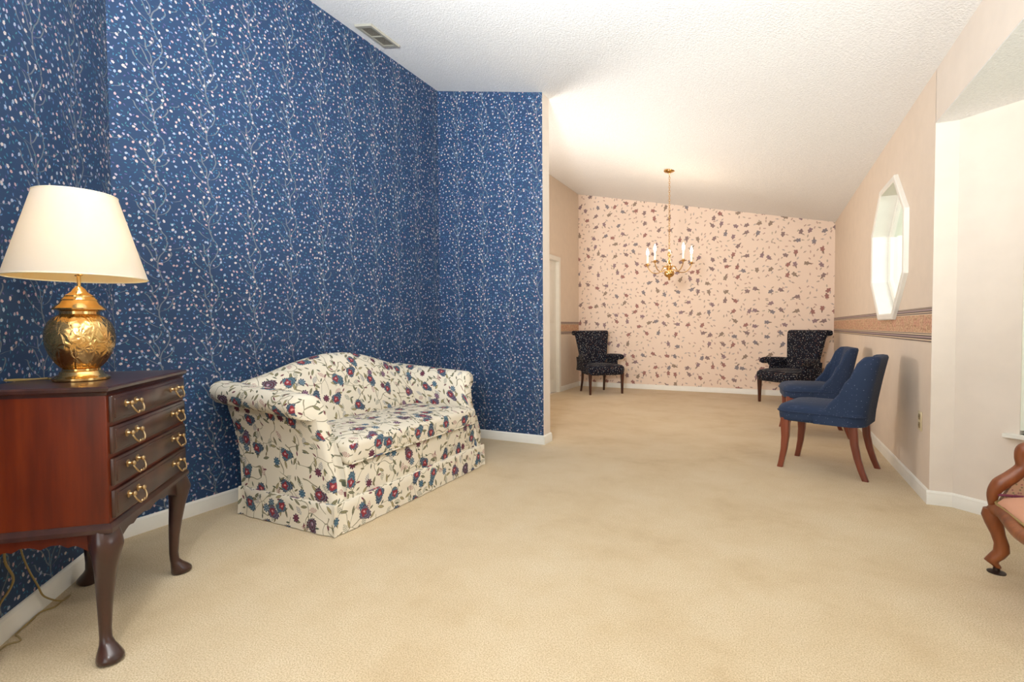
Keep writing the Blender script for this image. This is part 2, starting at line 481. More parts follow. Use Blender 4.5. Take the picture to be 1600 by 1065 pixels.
def loft(bm, rings, closed=True, caps=True, uv=True, mat=0):
    """rings: equal-length lists of points; uv in metres along the ring and the path"""
    V = [[bm.verts.new(p) for p in r] for r in rings]
    L = bm.loops.layers.uv.active
    n = len(rings[0])
    mids = [sum((Vector(p) for p in r), Vector()) / n for r in rings]
    vv = [0]
    for a, b in zip(mids, mids[1:]): vv.append(vv[-1] + (b - a).length)
    out = []
    us = []
    for r in rings:
        s = [0]
        for i in range(n): s.append(s[-1] + (Vector(r[(i + 1) % n]) - Vector(r[i])).length)
        us.append(s)
    for k in range(len(rings) - 1):
        for i in range(n if closed else n - 1):
            j = (i + 1) % n
            try: f = bm.faces.new((V[k][i], V[k][j], V[k + 1][j], V[k + 1][i]))
            except ValueError: continue
            f.material_index = mat
            for lp, (a, b) in zip(f.loops, ((us[k][i], vv[k]), (us[k][i + 1], vv[k]), (us[k + 1][i + 1], vv[k + 1]), (us[k + 1][i], vv[k + 1]))):
                lp[L].uv = (a, b)
            f[bm.faces.layers.int['mapped']] = 1
            out.append(f)
    if caps and closed:
        for r in (V[0], V[-1]):
            try:
                f = bm.faces.new(r); f.material_index = mat
            except ValueError: pass
    return out

def lathe(bm, prof, cx=0, cy=0, seg=32, axis='z'):
    rings = []
    for r, z in prof:
        ring = []
        for i in range(seg):
            a = 2 * pi * i / seg
            ring.append((cx + r * cos(a), cy + r * sin(a), z))
        rings.append(ring)
    loft(bm, rings)
    L = bm.loops.layers.uv.active
    for f in bm.faces:
        if f[bm.faces.layers.int['mapped']] and len(f.verts) == 4:
            c = f.calc_center_median(); ac = atan2(c.y - cy, c.x - cx)
            for lp in f.loops:
                a = atan2(lp.vert.co.y - cy, lp.vert.co.x - cx)
                while a - ac > pi: a -= 2 * pi
                while a - ac < -pi: a += 2 * pi
                lp[L].uv = (a / (2 * pi) * 3, lp.vert.co.z * 4)

def tube(bm, pts, rad, seg=8, caps=True, squash=None):
    pts = [Vector(p) for p in pts]
    if not isinstance(rad, (list, tuple)): rad = [rad] * len(pts)
    rings = []
    t0 = (pts[1] - pts[0]).normalized()
    up = Vector((0, 0, 1)) if abs(t0.z) < 0.9 else Vector((1, 0, 0))
    nrm = (up - t0 * up.dot(t0)).normalized()
    for i, p in enumerate(pts):
        if i == 0: t = pts[1] - p
        elif i == len(pts) - 1: t = p - pts[i - 1]
        else: t = pts[i + 1] - pts[i - 1]
        t.normalize()
        nrm = (nrm - t * nrm.dot(t))
        if nrm.length < 1e-5: nrm = t.orthogonal()
        nrm.normalize(); b = t.cross(nrm)
        rings.append([tuple(p + (nrm * cos(2 * pi * k / seg) + b * sin(2 * pi * k / seg)) * rad[i]) for k in range(seg)])
    loft(bm, rings, caps=caps)

def smooth_path(pts, n=6):
    """Catmull-Rom through the points"""
    P = [Vector(p) for p in pts]; P = [P[0] * 2 - P[1]] + P + [P[-1] * 2 - P[-2]]
    out = []
    for i in range(1, len(P) - 2):
        a, b, c, d = P[i - 1:i + 3]
        for k in range(n):
            t = k / n
            out.append(0.5 * ((2 * b) + (c - a) * t + (2 * a - 5 * b + 4 * c - d) * t * t + (3 * b - a - 3 * c + d) * t ** 3))
    out.append(P[-2])
    return out

def prism(bm, outer, mp, depth, holes=(), mat=0):
    """polygon (a,b) with holes -> solid; mp(a,b,d) gives the 3D point, d from 0 to depth"""
    loops = [[Vector((a, b, 0)) for a, b in outer]] + [[Vector((a, b, 0)) for a, b in h] for h in holes]
    flat = [p for l in loops for p in l]
    tris = tessellate_polygon(loops)
    fr = [bm.verts.new(mp(p.x, p.y, 0)) for p in flat]
    bk = [bm.verts.new(mp(p.x, p.y, depth)) for p in flat]
    for t in tris:
        for vs in (fr, bk):
            try:
                f = bm.faces.new([vs[i] for i in t]); f.material_index = mat
            except ValueError: pass
    o = 0
    for l in loops:
        n = len(l)
        for i in range(n):
            j = (i + 1) % n
            f = bm.faces.new((fr[o + i], fr[o + j], bk[o + j], bk[o + i])); f.material_index = mat
        o += n

def box_uv(bm, only_untagged=True, org=(0, 0)):
    L = bm.loops.layers.uv.active
    bm.normal_update()
    done = bm.faces.layers.int['mapped']
    for f in bm.faces:
        if only_untagged and f[done]: continue
        n = f.normal
        if abs(n.z) > 0.75:
            for lp in f.loops: lp[L].uv = (lp.vert.co.x, lp.vert.co.y)
        else:
            t = Vector((-n.y, n.x, 0))
            if t.length < 1e-6: t = Vector((1, 0, 0))
            t.normalize()
            # snap to few directions so neighbouring faces agree
            a = round(atan2(t.y, t.x) / (pi / 2)) * (pi / 2)
            if abs(n.z) < 0.05 and len(bm.faces) < 60: tt = t
            else: tt = Vector((cos(a), sin(a), 0))
            for lp in f.loops: lp[L].uv = (lp.vert.co.dot(tt) + org[0], lp.vert.co.z + org[1])

def finish(name, bm, mats, parent=None, smooth=True, angle=40, normals=True, subsurf=0):
    if normals: bmesh.ops.recalc_face_normals(bm, faces=bm.faces[:])
    box_uv(bm)
    me = bpy.data.meshes.new(name)
    bm.to_mesh(me); bm.free()
    for m in (mats if isinstance(mats, (list, tuple)) else [mats]):
        me.materials.append(M[m])
    if smooth:
        me.shade_smooth()
        me.set_sharp_from_angle(angle=radians(angle))
    o = bpy.data.objects.new(name, me)
    COL.objects.link(o)
    if parent: o.parent = parent
    if subsurf:
        md = o.modifiers.new('s', 'SUBSURF'); md.levels = subsurf; md.render_levels = subsurf
    return o

def struct(o, label=None):
    o['kind'] = 'structure'
    if label: o['label'] = label
    return o

def thing(name, label, cat, loc=(0, 0, 0), rz=0.0, group=None):
    o = bpy.data.objects.new(name, None); COL.objects.link(o)
    o.empty_display_size = 0.1
    o.location = loc; o.rotation_euler = (0, 0, rz)
    o['label'] = label; o['category'] = cat
    if group: o['group'] = group
    return o

def tag(o, label, cat, group=None):
    o['label'] = label; o['category'] = cat
    if group: o['group'] = group
    return o

def dup_tree(root):
    c = root.copy(); COL.objects.link(c)
    for ch in list(root.children):
        d = dup_tree(ch); d.parent = c
    return c

# ------------------------------------------------------------------ room shell
XR, XL, YP, YF, XD = 0.828, -2.7965, 3.954, 8.18, -2.889
A0, B0 = 2.6219, -0.22727
CE = lambda x: A0 + B0 * x
YC = 3.582; HB = 2.14; YK = 1.2726; XE = -1.7177; YPB = 4.10
DA = radians(43.02)
DU = Vector((sin(DA), -cos(DA), 0)); DN = Vector((cos(DA), sin(DA), 0))
K = Vector((XL, YK, 0))
XEND = XL + DU.x * 1.75; YEND = YK + DU.y * 1.75
YB = -2.6
TH = 0.12

bm = new_bm(); box(bm, -3.3, 2.3, YB - 0.15, YF + 0.15, -0.1, 0); struct(finish('floor', bm, 'carpet', smooth=False))

# vaulted ceiling
bm = new_bm()
prism(bm, [(-3.05, CE(-3.05)), (XR + 0.2, CE(XR + 0.2)), (XR + 0.2, CE(XR + 0.2) + 0.12), (-3.05, CE(-3.05) + 0.12)],
      lambda a, b, d: (a, YB - 0.15 + d, b), YF + 0.3 - YB)
struct(finish('ceiling', bm, 'popcorn', smooth=False))

def wall_x(name, x, y0, y1, thick, m, ztop=None, holes=(), z0=0):
    """wall in the plane X = x, visible side at x, growing by thick"""
    bm = new_bm()
    zt = ztop if ztop else CE(x)
    prism(bm, [(y0, z0), (y1, z0), (y1, zt), (y0, zt)], lambda a, b, d: (x + d, a, b), thick, holes)
    return struct(finish(name, bm, m, smooth=False))

wall_x('wall_left', XL, YK, YP + 0.02, -TH, 'blue', CE(XL) + 0.02)
wall_x('wall_dining_left', XD, YP + 0.06, YF, -TH, 'peach', CE(XD) + 0.02, [[(6.42, 0.001), (7.236, 0.001), (7.236, 2.03), (6.42, 2.03)]])

# diagonal wall at the left
def dpt(u, n, z): p = K + DU * u + DN * n; return (p.x, p.y, z)
bm = new_bm()
nseg = 1
zt0, zt1 = CE(XL), CE(XEND)
prism(bm, [(0, 0), (1.75, 0), (1.75, zt1 + 0.02), (0, zt0 + 0.02)], lambda a, b, d: dpt(a, d, b), -TH)
struct(finish('wall_diagonal', bm, 'blue', smooth=False))
# hall side wall running back past the camera
wall_x('wall_hall', XEND, YB, YEND, -TH, 'cream', CE(XEND) + 0.02)

# partition between living and dining area
bm = new_bm()
prism(bm, [(XD - 0.02, 0), (XE, 0), (XE, CE(XE) + 0.02), (XD - 0.02, CE(XD) + 0.04)], lambda a, b, d: (a, YP + d, b), YPB - YP)
bm.normal_update()
bmesh.ops.recalc_face_normals(bm, faces=bm.faces[:])
for f in bm.faces: f.material_index = 0 if f.normal.y < -0.9 else 1
struct(finish('wall_partition', bm, ['blue', 'cream'], smooth=False))

# far dining wall
bm = new_bm()
prism(bm, [(XD - 0.1, 0), (XR + 0.2, 0), (XR + 0.2, CE(XR + 0.2)), (XD - 0.1, CE(XD - 0.1))], lambda a, b, d: (a, YF + d, b), TH)
struct(finish('wall_far', bm, 'cream_paper', smooth=False))

# right wall with the octagon opening
OC, OZ, OW, OH, FY, FZ = 4.72, 1.575, 0.555, 0.485, 0.235, 0.20
def octo(dw=0.0):
    w_, h_ = OW + dw, OH + dw
    k = dw * 0.41
    return [(OC - w_, OZ - FZ - k), (OC - FY - k, OZ - h_), (OC + FY + k, OZ - h_), (OC + w_, OZ - FZ - k),
            (OC + w_, OZ + FZ + k), (OC + FY + k, OZ + h_), (OC - FY - k, OZ + h_), (OC - w_, OZ + FZ + k)]
RT = 0.2
wall_x('wall_right', XR, YC, YF, RT, 'peach', CE(XR), [octo()])
# header over the bay opening, and the bay itself
wall_x('wall_header', XR, 0.2, YC, 0.11, 'cream', CE(XR), (), HB)
wall_x('wall_right_near', XR, YB, 0.2, 0.11, 'cream', CE(XR))
bm = new_bm(); box(bm, XR + 0.11, 2.2, -0.1, 4.0, HB, HB + 0.1); box(bm, XR + 0.0008, 2.2, 0.2, YC - 0.0045, HB - 0.004, HB - 0.0002); struct(finish('ceiling_bay', bm, 'popcorn', smooth=False))
BX = 0.932; BA = radians(40)
BU = Vector((cos(BA), -sin(BA), 0)); BN = Vector((sin(BA), cos(BA), 0))
B0v = Vector((BX, YC - 0.004, 0))
bm = new_bm(); box(bm, XR, BX + 0.15, YC - 0.004, YC - 0.0002, 0, CE(XR)); struct(finish('wall_return', bm, 'cream', smooth=False))
def bpt(u, n, z): p = B0v + BU * u + BN * n; return (p.x, p.y, z)
BL = 1.05
bm = new_bm()
WZ0, WZ1 = 0.46, 2.0
prism(bm, [(0, 0), (BL, 0), (BL, HB), (0, HB)], lambda a, b, d: bpt(a, d, b), 0.12, [[(0.275, WZ0), (0.93, WZ0), (0.93, WZ1), (0.275, WZ1)]])
struct(finish('wall_bay_far', bm, 'cream', smooth=False))
bex = B0v.x + BU.x * BL; bey = B0v.y + BU.y * BL
wall_x('wall_bay_side', bex, 0.9, bey, 0.12, 'cream', HB, [[(1.15, WZ0), (bey - 0.25, WZ0), (bey - 0.25, WZ1), (1.15, WZ1)]])
bm = new_bm()
prism(bm, [(bex, 0.9), (XR + 0.1, 0.2), (XR + 0.11, 0.1), (bex + 0.12, 0.8)], lambda a, b, d: (a, b, d), HB)
struct(finish('wall_bay_near', bm, 'cream', smooth=False))
# unseen rear wall; its wide glazed opening is added to let light in
bm = new_bm()
prism(bm, [(XEND - 0.1, 0), (XR + 0.1, 0), (XR + 0.1, CE(XR)), (XEND - 0.1, CE(XEND))], lambda a, b, d: (a, YB - d, b), TH,
      [[(-1.45, 0.05), (0.45, 0.05), (0.45, 2.1), (-1.45, 2.1)]])
struct(finish('wall_rear', bm, 'cream', smooth=False))

# baseboards: moulded strips
def baseboard(name, p0, p1, nrm, h=0.078, t=0.014):
    bm = new_bm()
    p0, p1, nrm = Vector(p0), Vector(p1), Vector(nrm).normalized()
    prof = [(0, 0), (t, 0), (t, h * 0.62), (t * 0.8, h * 0.72), (t * 0.75, h * 0.86), (t * 0.35, h * 0.97), (0, h)]
    rings = [[tuple(p + nrm * a + Vector((0, 0, b))) for a, b in prof] for p in (p0, p1)]
    loft(bm, rings)
    return struct(finish(name, bm, 'white', angle=20))
baseboard('baseboard_left', (XL, YK - 0.01, 0), (XL, YP, 0), (1, 0, 0))
baseboard('baseboard_diagonal', dpt(-0.005, 0, 0), dpt(1.75, 0, 0), DN)
baseboard('baseboard_partition', (XL, YP, 0), (XE + 0.0, YP, 0), (0, -1, 0))
baseboard('baseboard_partition_end', (XE, YP - 0.014, 0), (XE, YPB + 0.014, 0), (1, 0, 0))
baseboard('baseboard_partition_back', (XD, YPB, 0), (XE, YPB, 0), (0, 1, 0))
baseboard('baseboard_dining_left', (XD, 7.31, 0), (XD, YF, 0), (1, 0, 0))
baseboard('baseboard_far', (XD, YF, 0), (XR, YF, 0), (0, -1, 0))
baseboard('baseboard_right', (XR, YC - 0.004, 0), (XR, YF, 0), (-1, 0, 0))
baseboard('baseboard_return', (XR - 0.014, YC - 0.004, 0), (BX + 0.003, YC - 0.004, 0), (0, -1, 0))
baseboard('baseboard_bay', bpt(-0.004, 0, 0), bpt(BL, 0, 0), -BN)
baseboard('baseboard_bay_side', (bex, 0.9, 0), (bex, bey, 0), (-1, 0, 0))

# wallpaper border strips
def strip(name, x, y0, y1, s, dz=0.0, notch=()):
    bm = new_bm()
    prism(bm, [(y0, 0.918 + dz), (y1, 0.918 + dz), (y1, 1.118 + dz)] + list(notch) + [(y0, 1.118 + dz)], lambda a, b, d: (x + d, a, b), s)
    L = bm.loops.layers.uv.active
    o = finish(name, bm, 'border', smooth=False)
    for lp in o.data.uv_layers.active.data: lp.uv[1] -= dz
    return struct(o)
strip('trim_1', XR, YC + 0.001, YF, -0.0015, 0.0, [(OC + FY + 0.03, 1.118), (OC + FY + 0.005, 1.075), (OC - FY - 0.005, 1.075), (OC - FY - 0.03, 1.118)])
strip('trim_2', XD, 7.31, YF, 0.0015, -0.02)

# door and casing in the dining area's left wall
bm = new_bm(); box(bm, XD - 0.075, XD - 0.035, 6.425, 7.231, 0.008, 2.025, 0.002, 1)
dr = struct(finish('door_1', bm, 'white'))
for z0, z1 in ((0.22, 0.95), (1.08, 1.88)):
    for y0, y1 in ((6.53, 6.79), (6.87, 7.13)):
        bm = new_bm(); box(bm, XD - 0.037, XD - 0.028, y0, y1, z0, z1, 0.005, 2); finish('panel', bm, 'white', dr)
bm = new_bm(); lathe(bm, [(0.0, 0), (0.026, 0.001), (0.026, 0.006), (0.01, 0.012), (0.011, 0.035), (0.026, 0.045), (0.026, 0.06), (0.012, 0.07), (0, 0.07)], seg=20)
for v_ in bm.verts: v_.co = Vector((XD - 0.035 + v_.co.z, 6.49 + v_.co.x, 0.95 + v_.co.y))
finish('door_knob', bm, 'brass', dr)
bm = new_bm()
prism(bm, [(6.36, 0), (6.42, 0), (6.42, 2.03), (7.236, 2.03), (7.236, 0), (7.302, 0), (7.302, 2.096), (6.36, 2.096)], lambda a, b, d: (XD + d, a, b), 0.018)
prism(bm, [(6.40, 0), (6.424, 0), (6.424, 2.024), (7.232, 2.024), (7.232, 0), (7.25, 0), (7.25, 2.05), (6.40, 2.05)], lambda a, b, d: (XD - 0.08 + d, a, b), 0.085)
struct(finish('trim_3', bm, 'white', smooth=False))

# octagon window: casing, reveal, sash and pane
def oring(bm, oa, xa, ob, xb):
    loft(bm, [[(xa, a, b) for a, b in oa], [(xb, a, b) for a, b in ob]], caps=False)
win = None
bm = new_bm()
loft(bm, [[(x, a, b) for a, b in octo(d)] for x, d in ((XR, 0.035), (XR - 0.022, 0.035), (XR - 0.028, 0.028), (XR - 0.028, 0.0), (XR - 0.022, -0.012), (XR + RT, -0.012), (XR + RT, 0.004), (XR, 0.004), (XR, 0.035))], caps=False)
win = struct(finish('window_1', bm, 'white', smooth=False))
bm = new_bm()
loft(bm, [[(x, a, b) for a, b in octo(d)] for x, d in ((XR + 0.10, -0.012), (XR + 0.088, -0.018), (XR + 0.088, -0.030), (XR + 0.096, -0.034), (XR + 0.096, -0.046), (XR + 0.11, -0.05), (XR + 0.14, -0.05), (XR + 0.14, -0.012), (XR + 0.10, -0.012))], caps=False)
finish('sash', bm, 'white', win, smooth=False)
bm = new_bm(); prism(bm, octo(-0.048), lambda a, b, d: (XR + 0.118 + d, a, b), 0.004); finish('pane', bm, 'glass', win, smooth=False)

# bay windows
def bay_window(name, mp, u0, u1, z0, z1, sill_out):
    bm = new_bm()
    def fr(a0, a1, b0, b1, wd, d0, d1):
        prism(bm, [(a0, b0), (a1, b0), (a1, b1), (a0, b1)], lambda a, b, d: mp(a, d0 + d, b), d1 - d0, [[(a0 + wd, b0 + wd), (a1 - wd, b0 + wd), (a1 - wd, b1 - wd), (a0 + wd, b1 - wd)]])
    fr(u0, u1, z0, z1, 0.035, 0.05, 0.10)
    o = struct(finish(name, bm, 'white', smooth=False))
    bm = new_bm()
    prism(bm, [(u0 + 0.03, z0 + 0.03), (u1 - 0.03, z0 + 0.03), (u1 - 0.03, z1 - 0.03), (u0 + 0.03, z1 - 0.03)], lambda a, b, d: mp(a, 0.07 + d, b), 0.004)
    finish('pane', bm, 'glass', o, smooth=False)
    bm = new_bm()
    prism(bm, [(u0 - 0.05, -sill_out), (u1 + 0.05, -sill_out), (u1 + 0.05, 0.0), (u1 - 0.001, 0.0), (u1 - 0.001, 0.05), (u0 + 0.001, 0.05), (u0 + 0.001, 0.0), (u0 - 0.05, 0.0)], lambda a, b, d: mp(a, b, z0 - 0.018 + d), 0.018)
    finish('window_sill', bm, 'white', o, smooth=False)
    return o
bay_window('window_2', bpt, 0.275, 0.93, WZ0, WZ1, 0.045)
bay_window('window_3', lambda a, d, b: (bex + d, a, b), 1.15, bey - 0.25, WZ0, WZ1, 0.04)
bay_window('window_4', lambda a, d, b: (a, YB - d, b), -1.45, 0.45, 0.05, 2.1, 0.02)  # unseen rear window, added for the room's light

# vertical blinds in the bay's far window
vb = thing('vertical_blind', 'pale vertical blind in the window at the right edge of the picture', 'blind', bpt(0.6, 0.03, 0))
bm = new_bm(); 
prism(bm, [(0.28, WZ1 - 0.045), (0.925, WZ1 - 0.045), (0.925, WZ1 - 0.005), (0.28, WZ1 - 0.005)], lambda a, b, d: tuple(Vector(bpt(a, 0.012 + d, b)) - Vector(bpt(0.6, 0.03, 0))), 0.035)
finish('head_rail', bm, 'blind', vb, smooth=False)
for k in range(8):
    uu = 0.30 + k * 0.082
    bm = new_bm()
    c = Vector(bpt(uu, 0.03, 0)) - Vector(bpt(0.6, 0.03, 0)); d = (BU * 0.75 + BN * 0.66).normalized() * 0.036; nn = Vector((-d.y, d.x, 0)).normalized() * 0.0008
    rings = []
    for z in (WZ0 + 0.02, WZ1 - 0.046):
        rings.append([tuple(c + d * s + nn * t + Vector((0, 0, z)) - nn * 6 * (1 - s * s)) for s, t in ((-1, -1), (-.5, -1), (0, -1), (.5, -1), (1, -1), (1, 1), (.5, 1), (0, 1), (-.5, 1), (-1, 1))])
    loft(bm, rings); finish('slat', bm, 'blind', vb)

# ground and greenery outside
bm = new_bm(); box(bm, -30, 30, -30, 40, -0.42, -0.30); struct(finish('ground', bm, 'grass', smooth=False))
def bush(name, label, c, s, n, seed):
    rnd = random.Random(seed)
    t = thing(name, label, 'tree', (c[0], c[1], -0.3))
    bm = new_bm(); tube(bm, [(0, 0, 0), (0.03, 0.02, c[2] * 0.5), (0, 0, c[2] + 0.2)], [0.05, 0.04, 0.02]); finish('trunk', bm, 'dark_leg', t)
    bm = new_bm()
    for i in range(n):
        a, b_, r = rnd.uniform(0, 2 * pi), rnd.uniform(-1, 1), rnd.uniform(0.5, 1) ** 0.5
        p = Vector((cos(a) * sqrt(1 - b_ * b_), sin(a) * sqrt(1 - b_ * b_), b_)) * r
        p = Vector((p.x * s[0], p.y * s[1], p.z * s[2] + c[2] + 0.3))
        d = Vector((rnd.uniform(-1, 1), rnd.uniform(-1, 1), rnd.uniform(-.6, .6))).normalized() * 0.09
        e = d.orthogonal().normalized() * 0.035
        vs = [bm.verts.new(p + q) for q in (-d, e, d, -e)]
        bm.faces.new(vs)
    finish('foliage', bm, 'leaf', t, smooth=False, normals=False)
bush('leafy_tree', 'green leafy tree outside seen through the octagonal window', (1.68, 8.8, 2.15), (0.34, 0.5, 0.42), 520, 3)

# ------------------------------------------------------------------ ceiling vent
vx, vy = -2.622, 2.948
slope = math.atan(B0)
vt = thing('ceiling_vent', 'grey metal louvred air vent on the sloping ceiling above the sofa', 'vent', (vx, vy, CE(vx)))
vt.rotation_euler = (0, -slope, 0)
bm = new_bm()
prism(bm, [(-0.083, -0.16), (0.083, -0.16), (0.083, 0.16), (-0.083, 0.16)], lambda a, b, d: (a * (1 - d * 4), b * (1 - d * 2), -d), 0.014,
      [[(-0.058, -0.132), (0.058, -0.132), (0.058, 0.132), (-0.058, 0.132)]])
finish('frame', bm, 'metal', vt, smooth=False)
bm = new_bm(); box(bm, -0.06, 0.06, -0.135, 0.135, -0.004, -0.001); finish('backing', bm, 'dark', vt, smooth=False)
for k in range(7):
    bm = new_bm()
    x = -0.048 + k * 0.016
    s = 0.006
    for y0, y1 in ((-0.13, -0.004), (0.004, 0.13)):
        loft(bm, [[(x - s, y, -0.004), (x + s, y, -0.013), (x + s + 0.001, y, -0.012), (x - s + 0.001, y, -0.003)] for y in (y0, y1)])
    finish('slat', bm, 'metal', vt, smooth=False)
bm = new_bm(); box(bm, -0.058, 0.058, -0.004, 0.004, -0.013, -0.003); finish('divider', bm, 'metal', vt, smooth=False)

# ------------------------------------------------------------------ wall outlet
ot = thing('wall_outlet', 'almond electrical outlet low on the right wall near its end', 'outlet', (XR, 3.775, 0.44))
bm = new_bm(); box(bm, -0.006, 0, -0.037, 0.037, -0.058, 0.058, 0.003, 2); finish('cover_plate', bm, 'almond', ot)
for z in (-0.025, 0.025):
    bm = new_bm(); box(bm, -0.009, -0.004, -0.017, 0.017, z - 0.017, z + 0.017, 0.004, 2); r_ = finish('receptacle', bm, 'brown_plastic', ot)
    bm = new_bm()
    for y in (-0.006, 0.006): box(bm, -0.0097, -0.0085, y - 0.001, y + 0.001, z - 0.004, z + 0.007)
    finish('slot', bm, 'dark', r_, smooth=False)

# ------------------------------------------------------------------ chest of drawers
CA = radians(42.36)
CW, CD, CZB, CZT, CTOP = 0.617, 0.364, 0.418, 0.828, 0.850
# local frame: +x = along the front towards the camera, +y = away from the wall (front); origin = front near corner
chest = thing('chest_of_drawers', 'mahogany four-drawer silver chest on curved cabriole legs at the left', 'chest of drawers', (-1.770, 0.775, 0))
# x axis (sin a,-cos a) -> angle a-90; y axis (cos a, sin a)
chest.rotation_euler = (0, 0, CA - pi / 2)
bm = new_bm(); box(bm, -CW, 0, -CD, 0, CZB, CZT, 0.002, 1); finish('case', bm, 'mahogany', chest)
bm = new_bm()
def rectring(g, z): return [(-CW - g, -CD - g * 0.3, z), (g, -CD - g * 0.3, z), (g, g, z), (-CW - g, g, z)]
loft(bm, [rectring(0.001, CZT - 0.006), rectring(0.003, CZT), rectring(0.006, CZT + 0.004), rectring(0.012, CZT + 0.008), rectring(0.013, CZT + 0.017), rectring(0.009, CTOP)])
finish('tabletop', bm, 'dark_mahogany', chest, angle=25)
bm = new_bm()
loft(bm, [rectring(0.002, CZB + 0.016), rectring(0.007, CZB + 0.010), rectring(0.012, CZB + 0.002), rectring(0.012, CZB - 0.010), rectring(0.002, CZB - 0.014)])
finish('base_moulding', bm, 'dark_mahogany', chest, angle=25)
def bail(parent, x, z, y):
    bm = new_bm()
    hw = 0.033
    for s in (-1, 1):
        prof = [(0.0, 0), (0.012, 0.0), (0.0125, 0.002), (0.006, 0.004), (0.004, 0.010), (0.0065, 0.014), (0.0085, 0.018), (0.006, 0.022), (0, 0.024)]
        start = len(bm.verts)
        lathe(bm, prof, 0, 0, 14)
        bm.verts.ensure_lookup_table()
        for v_ in bm.verts[start:]:
            q = v_.co.copy(); v_.co = Vector((x + s * hw + q.x, y + q.z, z + q.y))
    yy = y + 0.014
    pts = [(-hw, 0, 0.0), (-hw - 0.003, 0.006, -0.012), (-hw + 0.004, 0.012, -0.026), (-0.016, 0.014, -0.034), (-0.008, 0.014, -0.029), (0, 0.015, -0.033),
           (0.008, 0.014, -0.029), (0.016, 0.014, -0.034), (hw - 0.004, 0.012, -0.026), (hw + 0.003, 0.006, -0.012), (hw, 0, 0)]
    tube(bm, smooth_path([(x + a, yy + b, z + c) for a, b, c in pts], 4), 0.0028, 8)
    return finish('handle', bm, 'old_brass', parent)
zz = [(0.737, 0.820), (0.641, 0.725), (0.543, 0.627), (0.443, 0.529)]
for z0, z1 in zz:
    bm = new_bm(); box(bm, -CW + 0.014, -0.014, -0.02, 0.011, z0, z1, 0.004, 2)
    box(bm, -CW + 0.024, -0.024, 0.0, 0.0145, z0 + 0.010, z1 - 0.010, 0.003, 2)
    d_ = finish('drawer', bm, 'dark_mahogany', chest)
    bail(d_, -0.122, (z0 + z1) / 2 + 0.008, 0.0145); bail(d_, -0.485, (z0 + z1) / 2 + 0.008, 0.0145)
# aprons
def apron_profile(L_, n=48):
    pts = []
    for i in range(n + 1):
        t = i / n; s = abs(2 * t - 1)
        z = 0.030 + 0.055 * max(0, (s - 0.45) / 0.55) ** 1.4 + 0.012 * max(0, 1 - abs(s - 0.45) / 0.12) + 0.010 * max(0, 1 - s / 0.16)
        pts.append((t * L_, CZB - 0.01 - z))
    return pts
bm = new_bm()
pf = apron_profile(CW - 0.06)
prism(bm, [(0, CZB - 0.005)] + pf + [(CW - 0.06, CZB - 0.005)], lambda a, b, d: (-CW + 0.03 + a, -0.012 - d, b), 0.02)
finish('apron', bm, 'dark_mahogany', chest, smooth=False)
for x in (-0.012, -CW + 0.032):
    bm = new_bm(); pf = apron_profile(CD - 0.06)
    prism(bm, [(0, CZB - 0.005)] + pf + [(CD - 0.06, CZB - 0.005)], lambda a, b, d: (x - d, -CD + 0.03 + a, b), 0.02)
    finish('apron', bm, 'mahogany', chest, smooth=False)
def cabriole(bm, cx, cy, dx, dy, zt, sc=1.0):
    k = 1 / sqrt(2)
    prof = [(zt, 0.0, .036), (zt - .02, .006, .040), (zt - .05, .014, .042), (zt - .085, .013, .036), (zt - .13, .006, .029), (zt - .19, -.002, .024),
            (zt - .25, -.008, .0195), (.095, -.011, .0165), (.066, -.009, .0165), (.050, -.003, .020), (.034, .006, .028), (.020, .013, .034), (.010, .014, .035), (.004, .012, .031), (0, .010, .026)]
    rings = []
    for z, d, r in prof:
        ring = []
        for i in range(16):
            a = 2 * pi * i / 16
            q = 1.0 + (0.10 * abs(cos(2 * a)) ** 3 if z > zt - 0.06 else 0)
            r2 = r * (1 + (0.18 * max(0, cos(a - atan2(dy, dx))) if z < 0.055 else 0))
            ring.append((cx + dx * k * d * sc + r2 * q * cos(a) * sc, cy + dy * k * d * sc + r2 * q * sin(a) * sc, z))
        rings.append(ring)
    loft(bm, rings)
for cx, cy, dx, dy in ((-0.028, -0.028, 1, 1), (-CW + 0.028, -0.028, -1, 1), (-0.028, -CD + 0.028, 1, -1), (-CW + 0.028, -CD + 0.028, -1, -1)):
    bm = new_bm(); cabriole(bm, cx, cy, dx, dy, CZB - 0.004); finish('leg', bm, 'dark_mahogany', chest, angle=60)

# ------------------------------------------------------------------ table lamp on the chest
LX, LY, LZ = -2.07, 0.84, CTOP
lamp = thing('table_lamp', 'lit brass urn table lamp with wide white shade standing on the chest', 'lamp', (LX, LY, LZ))
bm = new_bm(); lathe(bm, [(0, 0), (.074, 0), (.077, .003), (.077, .010), (.072, .014), (.060, .022), (.0575, .030), (.052, .034), (.052, .040), (0, .040)], seg=48)
finish('base', bm, 'brass', lamp)
bm = new_bm(); lathe(bm, [(.048, .040), (.055, .046), (.068, .062), (.082, .088), (.091, .115), (.0945, .142), (.092, .170), (.084, .194), (.070, .212), (.056, .220), (.053, .223)], seg=64)
finish('urn', bm, 'urn', lamp)
bm = new_bm(); lathe(bm, [(.053, .221), (.053, .232), (.056, .234), (.070, .238), (.072, .242), (.066, .248), (.056, .256), (.049, .268), (.050, .271), (.046, .274), (.040, .281), (.040, .285), (.032, .290), (.022, .298), (.016, .308), (.010, .314), (.006, .318), (0, .320)], seg=48)
finish('lid', bm, 'brass', lamp)
bm = new_bm(); tube(bm, [(0, 0, .316), (0, 0, .40)], .0055, 12); box(bm, -.018, .018, -.006, .006, .352, .357, .002, 1)
finish('stem', bm, 'brass', lamp)
bm = new_bm(); lathe(bm, [(0, .40), (.012, .402), (.014, .42), (.028, .46), (.030, .48), (.022, .503), (0, .512)], seg=24)
